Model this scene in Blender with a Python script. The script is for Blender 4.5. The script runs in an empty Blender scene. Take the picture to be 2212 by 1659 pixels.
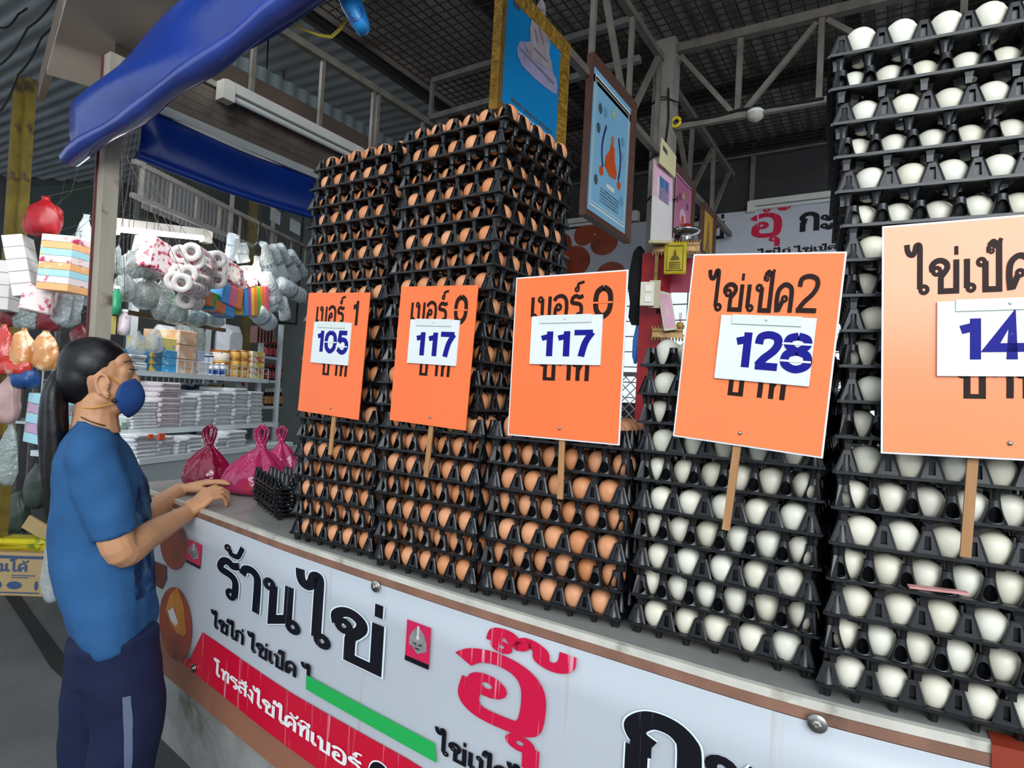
import bpy, bmesh, math, random
from mathutils import Vector, Matrix
random.seed(7)
SC = bpy.context.scene
COL = SC.collection
PI = math.pi
V = Vector

# ---------------------------------------------------------------- camera
CAMP = V((1.3304, -.9432, 1.40))
YAW, PIT, ROL, FPX = .5699, .0246, .055, 1299.74
_f = V((-math.sin(YAW) * math.cos(PIT), math.cos(YAW) * math.cos(PIT), math.sin(PIT)))
_r = V((math.cos(YAW), math.sin(YAW), 0))
_u = _r.cross(_f)
R2 = _r * math.cos(ROL) + _u * math.sin(ROL)
U2 = _u * math.cos(ROL) - _r * math.sin(ROL)
cd = bpy.data.cameras.new('camera')
cd.sensor_fit = 'HORIZONTAL'
cd.sensor_width = 36
cd.lens = FPX / 2212 * 36
cd.clip_start = .02
cd.clip_end = 200
co = bpy.data.objects.new('camera', cd)
COL.objects.link(co)
co.matrix_world = Matrix(((R2.x, U2.x, -_f.x, CAMP.x), (R2.y, U2.y, -_f.y, CAMP.y), (R2.z, U2.z, -_f.z, CAMP.z), (0, 0, 0, 1)))
SC.camera = co

# ---------------------------------------------------------------- sky and exposure
SC.view_settings.view_transform = 'Standard'
SC.view_settings.look = 'None'
SC.view_settings.gamma = 1
SC.view_settings.use_curve_mapping = False
SC.view_settings.exposure = .2
W = bpy.data.worlds.new('sky')
SC.world = W
W.use_nodes = True
bg = W.node_tree.nodes['Background']
bg.inputs[0].default_value = (.80, .90, 1.0, 1)
bg.inputs[1].default_value = 1.0

def area(name, loc, look, sx, sy, power, col=(1, 1, 1)):
    l = bpy.data.lights.new(name, 'AREA')
    l.shape = 'RECTANGLE'
    l.size, l.size_y, l.energy, l.color = sx, sy, power, col
    o = bpy.data.objects.new(name, l)
    COL.objects.link(o)
    o.location = loc
    o.rotation_euler = (V(look) - V(loc)).to_track_quat('-Z', 'Y').to_euler()
    return o

# daylight falling in from the open street side behind the camera
area('street_daylight', (3.6, -4.2, 3.4), (.5, .3, 1.2), 4.0, 2.6, 260, (.93, .97, 1))

# ---------------------------------------------------------------- reading positions off the photograph
def ray(u, v): return _f + R2 * ((u - 1106) / FPX) - U2 * ((v - 829.5) / FPX)
def onX(u, v, x): d = ray(u, v); return CAMP + d * ((x - CAMP.x) / d.x)
def onY(u, v, y): d = ray(u, v); return CAMP + d * ((y - CAMP.y) / d.y)
def onZ(u, v, z): d = ray(u, v); return CAMP + d * ((z - CAMP.z) / d.z)
def dep(u, v, t): return CAMP + ray(u, v) * t
def onP(u, v, p, n): d = ray(u, v); return CAMP + d * ((V(p) - CAMP).dot(V(n)) / d.dot(V(n)))

# ---------------------------------------------------------------- materials
def lin(h):
    h = h.lstrip('#')
    c = [int(h[i:i + 2], 16) / 255 for i in (0, 2, 4)]
    return tuple(x / 12.92 if x <= .04045 else ((x + .055) / 1.055) ** 2.4 for x in c) + (1,)

MATS = {}
def M(name, hexcol, rough=.5, metal=0, var=0., vs=8., bump=0., bs=40., alpha=1., rnd=None, emit=0., spec=.5, dirt=None, streak=False, coat=0.):
    if name in MATS: return MATS[name]
    m = bpy.data.materials.new(name)
    m.use_nodes = True
    nt = m.node_tree
    N, L = nt.nodes, nt.links
    b = N['Principled BSDF']
    b.inputs['Roughness'].default_value = rough
    b.inputs['Metallic'].default_value = metal
    b.inputs['Specular IOR Level'].default_value = spec
    b.inputs['Coat Weight'].default_value = coat
    col = lin(hexcol)
    b.inputs['Base Color'].default_value = col
    src = None
    tc = N.new('ShaderNodeTexCoord')
    def noise(scale, det=3, stretch=None):
        n = N.new('ShaderNodeTexNoise')
        n.inputs['Scale'].default_value = scale
        n.inputs['Detail'].default_value = det
        if stretch:
            mp = N.new('ShaderNodeMapping')
            mp.inputs['Scale'].default_value = stretch
            L.new(tc.outputs['Object'], mp.inputs[0]); L.new(mp.outputs[0], n.inputs['Vector'])
        else: L.new(tc.outputs['Object'], n.inputs['Vector'])
        return n
    def mix(a, bb, fac):
        x = N.new('ShaderNodeMix'); x.data_type = 'RGBA'
        for sock, val in ((x.inputs['A'], a), (x.inputs['B'], bb)):
            if isinstance(val, tuple): sock.default_value = val
            else: L.new(val, sock)
        L.new(fac, x.inputs['Factor'])
        return x.outputs['Result']
    def ramp(inp, a, c):
        r = N.new('ShaderNodeMapRange')
        r.inputs[1].default_value, r.inputs[2].default_value = a, c
        L.new(inp, r.inputs[0])
        return r.outputs[0]
    cur = col
    if rnd:
        oi = N.new('ShaderNodeObjectInfo')
        cr = N.new('ShaderNodeValToRGB')
        cr.color_ramp.elements.remove(cr.color_ramp.elements[0])
        for k, h in enumerate(rnd):
            e = cr.color_ramp.elements[0] if k == 0 else cr.color_ramp.elements.new(0)
            e.position = k / max(1, len(rnd) - 1)
            e.color = lin(h)
        L.new(oi.outputs['Random'], cr.inputs[0])
        cur = cr.outputs[0]
    if var:
        n = noise(vs, 4, (1, 1, .12) if streak else None)
        dk = tuple(c * (1 - var) for c in col[:3]) + (1,)
        if rnd:
            x = N.new('ShaderNodeMix'); x.data_type = 'RGBA'; x.blend_type = 'MULTIPLY'
            L.new(ramp(n.outputs[0], .4, .75), x.inputs['Factor'])
            L.new(cur, x.inputs['A']); x.inputs['B'].default_value = (1 - var, 1 - var, 1 - var, 1)
            cur = x.outputs['Result']
        else:
            cur = mix(cur, dk, ramp(n.outputs[0], .35, .7))
    if dirt:
        n = noise(dirt[1], 6, dirt[3] if len(dirt) > 3 else None)
        cur = mix(cur, lin(dirt[0]), ramp(n.outputs[0], dirt[2], dirt[2] + .12))
    if not isinstance(cur, tuple): L.new(cur, b.inputs['Base Color'])
    if bump:
        n = noise(bs, 3)
        bp = N.new('ShaderNodeBump')
        bp.inputs['Strength'].default_value = bump
        bp.inputs['Distance'].default_value = .01
        L.new(n.outputs[0], bp.inputs['Height'])
        L.new(bp.outputs[0], b.inputs['Normal'])
    if emit:
        b.inputs['Emission Color'].default_value = col
        b.inputs['Emission Strength'].default_value = emit
    if alpha < 1:
        b.inputs['Alpha'].default_value = alpha
    MATS[name] = m
    return m

# ---------------------------------------------------------------- mesh builder
MW = {}
class MB:
    def __init__(s): s.v = []; s.f = []; s.sm = []; s.mi = []; s.cm = 0
    def add(s, vs, fs, smooth=False):
        o = len(s.v)
        s.v += [V(p) for p in vs]
        for f in fs:
            s.f.append([o + i for i in f]); s.sm.append(smooth); s.mi.append(s.cm)
        return s
    def box(s, c, d, mat=None, taper=1.):
        c = V(c); x, y, z = d[0] / 2, d[1] / 2, d[2] / 2
        vs = [V((a * x * (taper if e > 0 else 1), b * y * (taper if e > 0 else 1), e * z)) for e in (-1, 1) for b in (-1, 1) for a in (-1, 1)]
        if mat is not None: vs = [mat @ p for p in vs]
        return s.add([c + p for p in vs], [(0, 2, 3, 1), (4, 5, 7, 6), (0, 1, 5, 4), (2, 6, 7, 3), (0, 4, 6, 2), (1, 3, 7, 5)])
    def bar(s, p, q, w, h=None, up=(0, 0, 1)):
        p, q = V(p), V(q); h = w if h is None else h
        d = (q - p).normalized(); up = V(up)
        if abs(d.dot(up)) > .98: up = V((0, 1, 0))
        a = d.cross(up).normalized() * (w / 2); b = a.cross(d).normalized() * (h / 2)
        vs = [e + i * a + j * b for e in (p, q) for i, j in ((-1, -1), (1, -1), (1, 1), (-1, 1))]
        return s.add(vs, [(0, 1, 2, 3), (7, 6, 5, 4), (0, 4, 5, 1), (1, 5, 6, 2), (2, 6, 7, 3), (3, 7, 4, 0)])
    def loft(s, rings, closed=True, caps=True, smooth=True, loop=False):
        n = len(rings[0]); vs = [p for r in rings for p in r]; fs = []
        m = len(rings)
        for i in range(m if loop else m - 1):
            i2 = (i + 1) % m
            for j in range(n if closed else n - 1):
                k = (j + 1) % n
                fs.append((i * n + j, i * n + k, i2 * n + k, i2 * n + j))
        s.add(vs, fs, smooth)
        if caps and not loop:
            s.add(rings[0], [tuple(range(n))[::-1]]); s.add(rings[-1], [tuple(range(n))])
        return s
    def tube(s, path, r, n=8, caps=True, smooth=True, flat=1.):
        path = [V(p) for p in path]; rings = []
        prev = None
        for i, p in enumerate(path):
            d = (path[min(i + 1, len(path) - 1)] - path[max(i - 1, 0)])
            d = d.normalized() if d.length > 1e-9 else V((0, 0, 1))
            if prev is None:
                up = V((0, 0, 1)) if abs(d.z) < .9 else V((1, 0, 0))
                a = d.cross(up).normalized()
            else:
                a = (prev - d * prev.dot(d)).normalized()
            prev = a; b = d.cross(a)
            rr = r[i] if isinstance(r, (list, tuple)) else r
            rings.append([p + a * (math.cos(t) * rr) + b * (math.sin(t) * rr * flat) for t in [2 * PI * k / n for k in range(n)]])
        return s.loft(rings, True, caps, smooth)
    def lathe(s, prof, n=16, c=(0, 0, 0), mat=None, smooth=True, sx=1., sy=1., caps=True):
        c = V(c); rings = []
        for r, z in prof:
            ring = [V((math.cos(2 * PI * k / n) * r * sx, math.sin(2 * PI * k / n) * r * sy, z)) for k in range(n)]
            if mat is not None: ring = [mat @ p for p in ring]
            rings.append([c + p for p in ring])
        return s.loft(rings, True, caps, smooth)
    def prism(s, poly, fn, t0, t1):
        """poly: 2-D points; fn(x, y, t) -> 3-D point"""
        n = len(poly)
        a = [fn(x, y, t0) for x, y in poly]; b = [fn(x, y, t1) for x, y in poly]
        s.add(a + b, [tuple(range(n))[::-1], tuple(range(n, 2 * n))] + [(i, (i + 1) % n, n + (i + 1) % n, n + i) for i in range(n)])
        return s
    def ball(s, c, r, n=12, m=8, mat=None):
        prof = [(max(1e-4, math.sin(PI * k / m)), -math.cos(PI * k / m)) for k in range(m + 1)]
        if not isinstance(r, (tuple, list)): r = (r, r, r)
        S = Matrix.Diagonal(V(r))
        if mat is not None: S = mat @ S
        return s.lathe(prof, n, c, S)
    def mesh(s, name, mats, inv=None):
        me = bpy.data.meshes.new(name)
        vs = s.v if inv is None else [inv @ p for p in s.v]
        me.from_pydata([tuple(p) for p in vs], [], s.f)
        me.polygons.foreach_set('use_smooth', s.sm)
        for m in (mats if isinstance(mats, (list, tuple)) else [mats]): me.materials.append(m)
        me.polygons.foreach_set('material_index', s.mi)
        me.update()
        return me

def tag(o, label=None, cat=None, group=None, kind=None):
    for k, x in (('label', label), ('category', cat), ('group', group), ('kind', kind)):
        if x: o[k] = x
    return o

def thing(name, label, cat, loc=(0, 0, 0), rz=0., group=None, mat=None):
    o = bpy.data.objects.new(name, None)
    COL.objects.link(o)
    o.empty_display_size = .05
    m = mat if mat is not None else Matrix.Translation(V(loc)) @ Matrix.Rotation(rz, 4, 'Z')
    o.matrix_world = m
    MW[o.name] = m.copy()
    return tag(o, label, cat, group)

def obj(name, mb, mat, parent=None, local=False, label=None, cat=None, group=None, kind=None, loc=None, recalc=True):
    """mb is in world coordinates unless local=True; a top-level object with loc gets its origin there."""
    inv = None
    if parent is not None and not local: inv = MW[parent.name].inverted()
    if parent is None and loc is not None and not local: inv = Matrix.Translation(-V(loc))
    me = mb if isinstance(mb, bpy.types.Mesh) else mb.mesh(name, mat, inv)
    if recalc and not isinstance(mb, bpy.types.Mesh):
        bm = bmesh.new(); bm.from_mesh(me)
        bmesh.ops.recalc_face_normals(bm, faces=bm.faces)
        bm.to_mesh(me); bm.free()
    o = bpy.data.objects.new(name, me)
    COL.objects.link(o)
    if parent is not None:
        o.parent = parent
        MW[o.name] = MW[parent.name].copy()
    else:
        m = Matrix.Translation(V(loc)) if loc is not None else Matrix.Identity(4)
        o.matrix_world = m
        MW[o.name] = m
    return tag(o, label, cat, group, kind)

def dup(root, m, label=None, group=None):
    r = root.copy(); COL.objects.link(r); r.matrix_world = m
    if label: r['label'] = label
    if group: r['group'] = group
    for ch in list(root.children):
        c = ch.copy(); COL.objects.link(c); c.parent = r
        for g in list(ch.children):
            d = g.copy(); COL.objects.link(d); d.parent = c
    return r

def struct(name, mb, mat, parent=None): return obj(name, mb, mat, parent, kind='structure')
def mod(o, kind, **kw):
    m = o.modifiers.new(kind.lower(), kind)
    for k, x in kw.items(): setattr(m, k, x)
    return m

ORD = 'zeroth first second third fourth fifth sixth seventh eighth ninth tenth eleventh twelfth thirteenth fourteenth fifteenth sixteenth seventeenth eighteenth nineteenth twentieth'.split()

# ---------------------------------------------------------------- lettering: strokes swept into flat ribbons
# 'S' smooth stroke, 'P' sharp stroke, 'O' ring (centre, radius); units are hundredths of the consonant height
GL = {
 'น': (92, 'O 16 86 11|P 27 88 27 5 62 24|P 62 100 62 14|O 74 12 12'),
 'ร': (66, 'O 43 12 11|S 54 10 55 40 50 55 36 62 12 66 8 76 16 90 30 94 44 88 62 94'),
 'า': (60, 'S 6 78 12 94 28 99 42 92 47 74 47 0'),
 'ไ': (56, 'S -10 152 -8 134 -2 122 8 120 14 130 18 146 26 148 29 136 29 100 29 14|O 41 12 12'),
 'โ': (60, 'S 46 146 20 150 4 146 4 136 22 128 28 116 28 60 28 14|O 40 12 12'),
 'ข': (96, 'O 22 66 12|S 10 64 8 82 20 95 36 97 50 88 52 74 44 60 36 50 34 40|P 34 44 34 5 78 5 78 98'),
 'ก': (78, 'P 12 0 12 54|P 5 56 27 56|S 27 60 13 68 10 82 24 97 44 98 58 88 63 70 63 0'),
 'ะ': (56, 'O 14 70 11|S 22 62 30 58 38 62 48 80|O 14 22 11|S 22 14 30 10 38 14 48 32'),
 'อ': (84, 'O 27 50 13|S 14 50 11 20 20 5 40 2 60 6 66 26 66 68 56 90 36 98 16 92 4 78'),
 'เ': (38, 'P 12 98 12 12|O 23 12 11'),
 'บ': (80, 'O 14 86 11|P 25 88 25 5 62 5 62 98'),
 'ป': (80, 'O 14 86 11|P 25 88 25 5 62 5 62 142'),
 'ด': (78, 'O 38 48 10|P 31 40 17 4|S 12 0 9 46 14 80 34 98 54 92 63 72 63 0'),
 'ท': (78, 'O 14 86 11|P 25 88 25 0|S 25 50 40 90 54 97 62 84 62 0'),
 'ส': (78, 'O 24 14 10|S 14 16 10 42 26 58 62 54|S 8 78 24 97 46 96 60 78 62 0|P 52 90 74 112'),
 'ง': (54, 'O 26 88 11|P 37 90 37 6 4 42'),
 '่': (0, 'P -18 112 -18 138'),
 '้': (0, 'O -40 130 7|S -33 128 -30 118 -18 116 -8 120 2 146'),
 '๊': (0, 'O -46 120 7|S -53 124 -50 140 -40 142 -32 130 -24 140 -14 134 -12 120 -2 116 6 124 8 142'),
 'ุ': (0, 'O -26 -18 9|P -17 -18 -17 -52'),
 '็': (0, 'O -38 116 6|S -46 112 -46 128 -36 134 -26 126|S -46 134 -34 146 -20 138 -12 152'),
 'ั': (0, 'O -46 122 7|S -42 114 -32 114 -24 124 -10 140'),
 'ี': (0, 'S -62 112 -50 130 -32 132 -8 112|P -10 142 -10 110'),
 '์': (0, 'O -36 122 9|S -28 128 -32 142 -22 148 -2 152'),
 ' ': (40, ''),
 '1': (56, 'P 36 99 36 0|P 8 72 30 78'),
 '0': (74, 'S 36 94 14 80 8 50 14 20 36 5 58 20 64 50 58 80 36 94'),
 '2': (70, 'S 10 68 14 88 34 95 54 88 58 70 48 50 26 28 12 8|P 6 7 62 7'),
 '4': (74, 'P 48 0 48 96 8 28 70 28'),
 '5': (70, 'P 60 93 20 93 14 50|S 14 50 34 62 54 56 62 34 52 10 32 4 8 18'),
 '7': (66, 'P 4 93 62 93|S 60 93 40 55 28 0'),
 '8': (74, 'S 36 95 16 88 14 70 36 54 58 70 56 88 36 95|S 36 54 12 44 10 18 36 5 62 18 60 44 36 54'),
 '9': (74, 'S 36 94 12 86 10 56 36 42 62 56 60 86 36 94|S 62 70 62 30 48 6 28 5 10 20'),
}
def smooth_path(p, k=6):
    out = []
    for i in range(len(p) - 1):
        a, b, c, d = p[max(i - 1, 0)], p[i], p[i + 1], p[min(i + 2, len(p) - 1)]
        for t in [j / k for j in range(k)]:
            out.append(tuple(.5 * (2 * b[q] + (c[q] - a[q]) * t + (2 * a[q] - 5 * b[q] + 4 * c[q] - d[q]) * t * t + (3 * b[q] - a[q] - 3 * c[q] + d[q]) * t ** 3) for q in (0, 1)))
    return out + [p[-1]]
def ribbon(mb, pts, w, fn, closed=False):
    n = len(pts); A = []; B = []
    for i in range(n):
        a = pts[i - 1] if (i or closed) else None
        c = pts[(i + 1) % n] if (i < n - 1 or closed) else None
        p = V(pts[i]).to_2d() if False else V((pts[i][0], pts[i][1], 0))
        d1 = (p - V((a[0], a[1], 0))).normalized() if a is not None else None
        d2 = (V((c[0], c[1], 0)) - p).normalized() if c is not None else None
        d1 = d1 or d2; d2 = d2 or d1
        n1 = V((-d1.y, d1.x, 0)); n2 = V((-d2.y, d2.x, 0))
        m = n1 + n2
        m = m.normalized() if m.length > 1e-6 else n1
        k = w / 2 / max(.42, m.dot(n1))
        A.append((p.x + m.x * k, p.y + m.y * k)); B.append((p.x - m.x * k, p.y - m.y * k))
    vs = [fn(x, y) for x, y in A] + [fn(x, y) for x, y in B]
    mb.add(vs, [(i, (i + 1) % n, n + (i + 1) % n, n + i) for i in range(n if closed else n - 1)])
def lettering(mb, text, fn, w=.17, gap=.0, big=1.35):
    """fn(x, y) maps lettering units (consonant height = 1) to 3-D; returns the width"""
    x0 = 0.
    thai = any(ord(c) > 200 for c in text)
    o = fn(0, 0); nv = (fn(.1, 0) - o).cross(fn(0, .1) - o).normalized()
    if nv.dot(CAMP - o) < 0: nv = -nv
    cnt = 0
    for ch in text:
        adv, spec = GL[ch]
        k_ = big if (thai and ch.isdigit()) else 1.
        for st in spec.split('|'):
            if not st: continue
            q = st.split(); k = q[0]; c = [float(a) / 100 * k_ for a in q[1:]]
            cnt += 1
            g = lambda x, y, e=cnt: fn(x, y) + nv * (.00006 * e)
            if k == 'O':
                r = c[2]; n = 14
                lw = min(w, r * 1.0)
                ribbon(mb, [(x0 + c[0] + (r - lw * .12) * math.cos(2 * PI * i / n), c[1] + (r - lw * .12) * math.sin(2 * PI * i / n)) for i in range(n)], lw, g, True)
            else:
                p = [(c[i] + x0, c[i + 1]) for i in range(0, len(c), 2)]
                small = ch in '้๊็ั์ีุ่'
                ribbon(mb, smooth_path(p) if k == 'S' else p, w * (.68 if small else 1), g)
        x0 += adv / 100 * k_ + (gap if adv else 0)
    return x0
# ================================================================ the setting
m_floor = M('concrete_floor', '#5c5d5c', .75, var=.35, vs=1.6, bump=.25, bs=30, dirt=('#3a3835', 2.3, .62))
m_wallg = M('dark_wall', '#3b3a3a', .85, var=.4, vs=3)
m_steel = M('painted_steel', '#777167', .5, var=.35, vs=14, dirt=('#6e6256', 9, .62))
m_steeld = M('grey_steel', '#6f6c68', .5, var=.4, vs=10)
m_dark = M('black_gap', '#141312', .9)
m_conc = M('plinth_concrete', '#a7a8a4', .85, var=.4, vs=6, bump=.5, bs=22, dirt=('#5d6350', 5, .58))
m_tin = M('corrugated_tin', '#b3aaa2', .5, var=.5, vs=2.2, dirt=('#3e322b', 1.7, .52))
m_tin2 = M('shade_tin', '#8f979b', .5, var=.4, vs=1.2)
m_wire = M('rusty_wire', '#2a2524', .7)

fl = MB().add([(-9, -7, 0), (7, -7, 0), (7, 7, 0), (-9, 7, 0)], [(0, 1, 2, 3)])
struct('floor', fl, m_floor, None)
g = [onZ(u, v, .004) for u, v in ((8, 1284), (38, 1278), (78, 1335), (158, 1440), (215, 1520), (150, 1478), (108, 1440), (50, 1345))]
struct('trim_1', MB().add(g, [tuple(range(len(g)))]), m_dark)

def corrugated(mb, p0, a, b, n, amp, up):
    p0, a, b, up = V(p0), V(a), V(b), V(up)
    rows = []
    for i in range(n * 4 + 1):
        t = i / (n * 4); h = amp * math.sin(i * PI / 2)
        rows.append([p0 + a * t + up * h, p0 + a * t + b + up * h])
    return mb.loft(rows, False, False, True)

# stall roof and the roof of the neighbouring shop
ceil = MB(); corrugated(ceil, (-1.3, -.1, 3.33), (5.2, 0, 0), (0, 3.7, 0), 56, .012, (0, 0, 1))
struct('ceiling', ceil, m_tin)
c2 = MB(); corrugated(c2, (-8, -2.0, 3.75), (0, 9.5, 0), (6.75, 0, -.3), 90, .012, (0, 0, 1))
struct('ceiling_1', c2, m_tin2)
fs = MB().box((-1.28, 1.75, 3.41), (.04, 3.9, .26)).box((1.2, 3.58, 3.40), (5.2, .04, .2))
struct('trim_7', fs, m_wallg)  # fascia boards added to block sky light leaking between the roofs
for y in (.75, 2.6): struct('trim_8', MB().bar((-1.2, y, 3.262), (3.4, y, 3.262), .07, .06), M('dark_purlin', '#2b2724', .7))
for x in (-.35, 1.1): struct('trim_9', MB().bar((x, 0, 3.255), (x, 3.45, 3.255), .06, .045), M('dark_purlin', '#2b2724', .7))
# wire mesh under the roof sheets
wm = MB()
x = -1.05
while x < 3.0:
    wm.bar((x, .0, 3.22), (x, 3.45, 3.22), .0045); x += .052
y = .0
while y < 3.45:
    wm.bar((-1.05, y, 3.216), (3.0, y, 3.216), .0045); y += .052
obj('wire_mesh', wm, m_wire, loc=(0, 0, 3.2), label='rusty square wire mesh spread under the tin roof of the egg stall', cat='mesh', recalc=False)

# back wall with a barred opening along its middle
BY = 3.5
def wallbox(mb, x0, x1, z0, z1, y=BY, t=.06): mb.box(((x0 + x1) / 2, y + t / 2, (z0 + z1) / 2), (x1 - x0, t, z1 - z0))
wb = MB()
wallbox(wb, -3.2, 3.6, 2.32, 3.42); wallbox(wb, -3.2, 3.6, 0, 1.42)
wallbox(wb, -3.2, -1.5, 1.42, 2.32); wallbox(wb, 2.6, 3.6, 1.42, 2.32)
struct('wall_back', wb, m_wallg)
wn = MB()
for i in range(8): wn.bar((-1.5, BY + .02, 1.46 + i * .12), (2.6, BY + .02, 1.46 + i * .12), .008)
for i in range(26): wn.bar((-1.5 + i * .165, BY + .03, 1.42), (-1.5 + i * .165, BY + .03, 2.32), .008)
struct('window_1', wn, m_steel)
gd = MB()
for i in range(18):
    x = -1.5 + i * .24
    if i % 4 == 0: gd.bar((x, BY - .02, 2.85), (x, BY - .02, 3.3), .03)
gd.bar((-1.6, BY - .03, 3.22), (3, BY - .03, 3.22), .035)
struct('trim_2', gd, m_steeld)

# gondola plane of the neighbouring shop (a little behind the stall's left side)
GD = V((-.375, .927, 0)).normalized(); GN = V((GD.y, -GD.x, 0))
GP = dep(575, 808, 4.2)
def onG(u, v, off=0.): return onP(u, v, GP + GN * off, GN)
wl = MB()
def gwall(s0, s1, z0, z1, off):
    p = [GP + GD * s + GN * off for s in (s0, s1)]
    wl.bar((p[0].x, p[0].y, (z0 + z1) / 2), (p[1].x, p[1].y, (z0 + z1) / 2), .05, z1 - z0)
zg0, zg1 = onG(610, 492, -1.0).z, onG(610, 458, -1.0).z
sg0, sg1 = (onG(578, 470, -1.0) - GP).dot(GD), (onG(655, 470, -1.0) - GP).dot(GD)
sW = (onG(262, 900, -1.0) - GP).dot(GD)
gwall(sW, 6.5, 0, zg0, -1.0); gwall(sW, 6.5, zg1, 3.8, -1.0); gwall(sW, sg0, zg0, zg1, -1.0); gwall(sg1, 6.5, zg0, zg1, -1.0); gwall((sg0 * .6 + sg1 * .4), (sg0 * .45 + sg1 * .55), zg0, zg1, -1.0)
struct('wall_left', wl, M('shop_back_wall', '#4b504c', .8, var=.4, vs=2.5))
a, b = dep(-500, 800, 7.5), dep(420, 800, 7.0)
struct('wall_front', MB().bar((a.x, a.y, 1.9), (b.x, b.y, 1.9), .06, 3.8), m_wallg)
q = [dep(u, v, 5.2) for u, v in ((50, 405), (205, 395), (205, 520), (40, 520))]
struct('trim_3', MB().add(q, [(0, 1, 2, 3)]), M('green_tarp', '#1f3029', .7, var=.3, vs=6))
# corrugated pale panel hung behind the rails over the neighbouring shop
cp = MB(); a, b = onG(305, 450, -.9), onG(500, 452, -.9); b.z = a.z
corrugated(cp, a, b - a, (0, 0, .32), 22, .01, GN)
struct('trim_4', cp, M('grey_panel', '#7d7f80', .6, var=.3, vs=3))

# ---------------------------------------------------------------- steel frame of the stall
def truss(label, segs, w=.028, mat=None, name='roof_truss'):
    t = thing(name, label, 'truss', segs[0][1])
    for k in ('chord', 'strut', 'brace'):
        for s in segs:
            if s[0] == k: obj(k, MB().bar(s[1], s[2], s[3] if len(s) > 3 else w), mat or m_steel, t)
    return t
xa = -1.0
sg = [('chord', (xa, .12, 2.955), (xa, 3.4, 2.975), .034)]
for u, v0, v1 in ((540, 100, 236), (688, 140, 292), (800, 205, 330)):
    p = onX(u, v1, xa); sg.append(('strut', (xa, p.y, 2.56), (xa, p.y, 2.95), .018))
sg += [('strut', (xa, y, 2.56), (xa, y, 2.95), .018) for y in (1.25, 1.6)]
truss('rusty cream pipe truss running back above the roller shutter', sg)
truss('pipe rail crossing the stall from shutter truss towards the picture truss', [('chord', (-.98, 1.64, 2.985), (.28, 1.64, 3.0), .03), ('strut', (-.98, 1.64, 3.0), (-.98, 1.64, 3.2), .02), ('strut', (-.35, 1.64, 3.01), (-.35, 1.64, 3.2), .02), ('chord', (-.98, 1.64, 3.2), (.28, 1.64, 3.2), .03)], mat=m_steeld)
xb = .3
sg = [('chord', (xb, .3, 2.645), (xb, 1.86, 2.645)), ('chord', (xb, .3, 3.11), (xb, 1.86, 3.11)), ('chord', (xb, 1.98, 2.64), (xb, 3.4, 2.64)), ('chord', (xb, 1.98, 3.06), (xb, 3.4, 3.06))]
ys = [.45, 1.1, 1.48, 1.84]
for y in ys: sg.append(('strut', (xb, y, 2.66), (xb, y, 3.1), .02))
sg += [('brace', (xb, 1.14, 3.1), (xb, 1.46, 2.66), .022), ('brace', (xb, 1.82, 3.1), (xb, 1.5, 2.66), .022), ('brace', (xb, .5, 2.66), (xb, 1.06, 3.1), .022)]
for y0, y1, z0, z1 in ((2.0, 2.4, 3.05, 2.65), (2.4, 2.42, 2.65, 3.05), (2.46, 2.86, 2.65, 3.05), (2.88, 2.9, 3.05, 2.65), (2.92, 3.3, 2.65, 3.05)):
    sg.append(('brace', (xb, y0, z0), (xb, y1, z1), .022))
truss('cream truss carrying the row of framed pictures beside the post', sg, .03)
yb = 1.92
sg = [('chord', (.36, yb, 3.17), (3, yb, 3.1), .04), ('chord', (.36, yb, 2.775), (3, yb, 2.74), .026)]
for x in (.66, 1.0, 1.5, 2.0): sg.append(('strut', (x, yb, 2.78), (x, yb, 3.14), .024))
for a, b in (((.38, 3.13), (.64, 2.79)), ((.98, 3.12), (.69, 2.79)), ((1.02, 3.12), (1.4, 2.79))): sg.append(('brace', (a[0], yb, a[1]), (b[0], yb, b[1]), .022))
truss('cream cross truss reaching right from the concrete post', sg)

# concrete post, red at the lower half
t = thing('post', 'square concrete post with red painted lower half behind the pictures', 'post', (.31, 1.92, 0))
obj('shaft', MB().box((.31, 1.92, 2.62), (.10, .10, 1.2)), M('post_concrete', '#8f8a81', .85, var=.35, vs=5, bump=.3), t)
obj('red_sleeve', MB().box((.31, 1.92, 1.075), (.115, .115, 2.15)), M('red_paint', '#a3121a', .4, var=.3, vs=6), t, label='red painted lower half')
for z in (2.42, 2.62, 2.9): obj('wire_tie', MB().tube([(.31 + .072 * math.cos(a), 1.92 + .072 * math.sin(a), z + .01 * math.sin(3 * a)) for a in [i * PI / 8 for i in range(17)]], .004, 5), m_dark, t)
obj('cable', MB().tube([(.345, 1.855, 2.95), (.352, 1.86, 2.8), (.34, 1.855, 2.62), (.35, 1.86, 2.45), (.335, 1.85, 2.1), (.345, 1.855, 1.85)], .005, 6), m_dark, t)

# front left corner post
p0, p1 = onY(232, 290, .06), onY(210, 740, .06)
t = thing('corner_post', 'cream wooden corner post standing behind the woman', 'post', (p1.x, .06, 0))
px_ = (p0.x + p1.x) / 2 + .012
m_cream = M('cream_post', '#a69d8d', .7, var=.3, vs=20, streak=True, dirt=('#5c4a40', 12, .62))
def lean(dx, y, w, h): return MB().bar((px_ + dx + .062, y, 0), (px_ + dx - .028, y, 2.56), w, h, (0, 1, 0))
obj('shaft', lean(.012, .06, .05, .05), m_cream, t)
obj('channel', lean(-.032, .075, .036, .045), M('grey_channel', '#6d655d', .6, var=.3, vs=18), t)
obj('strip', lean(-.0135, .038, .008, .02), M('maroon_strip', '#5a2725', .6), t)

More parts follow.
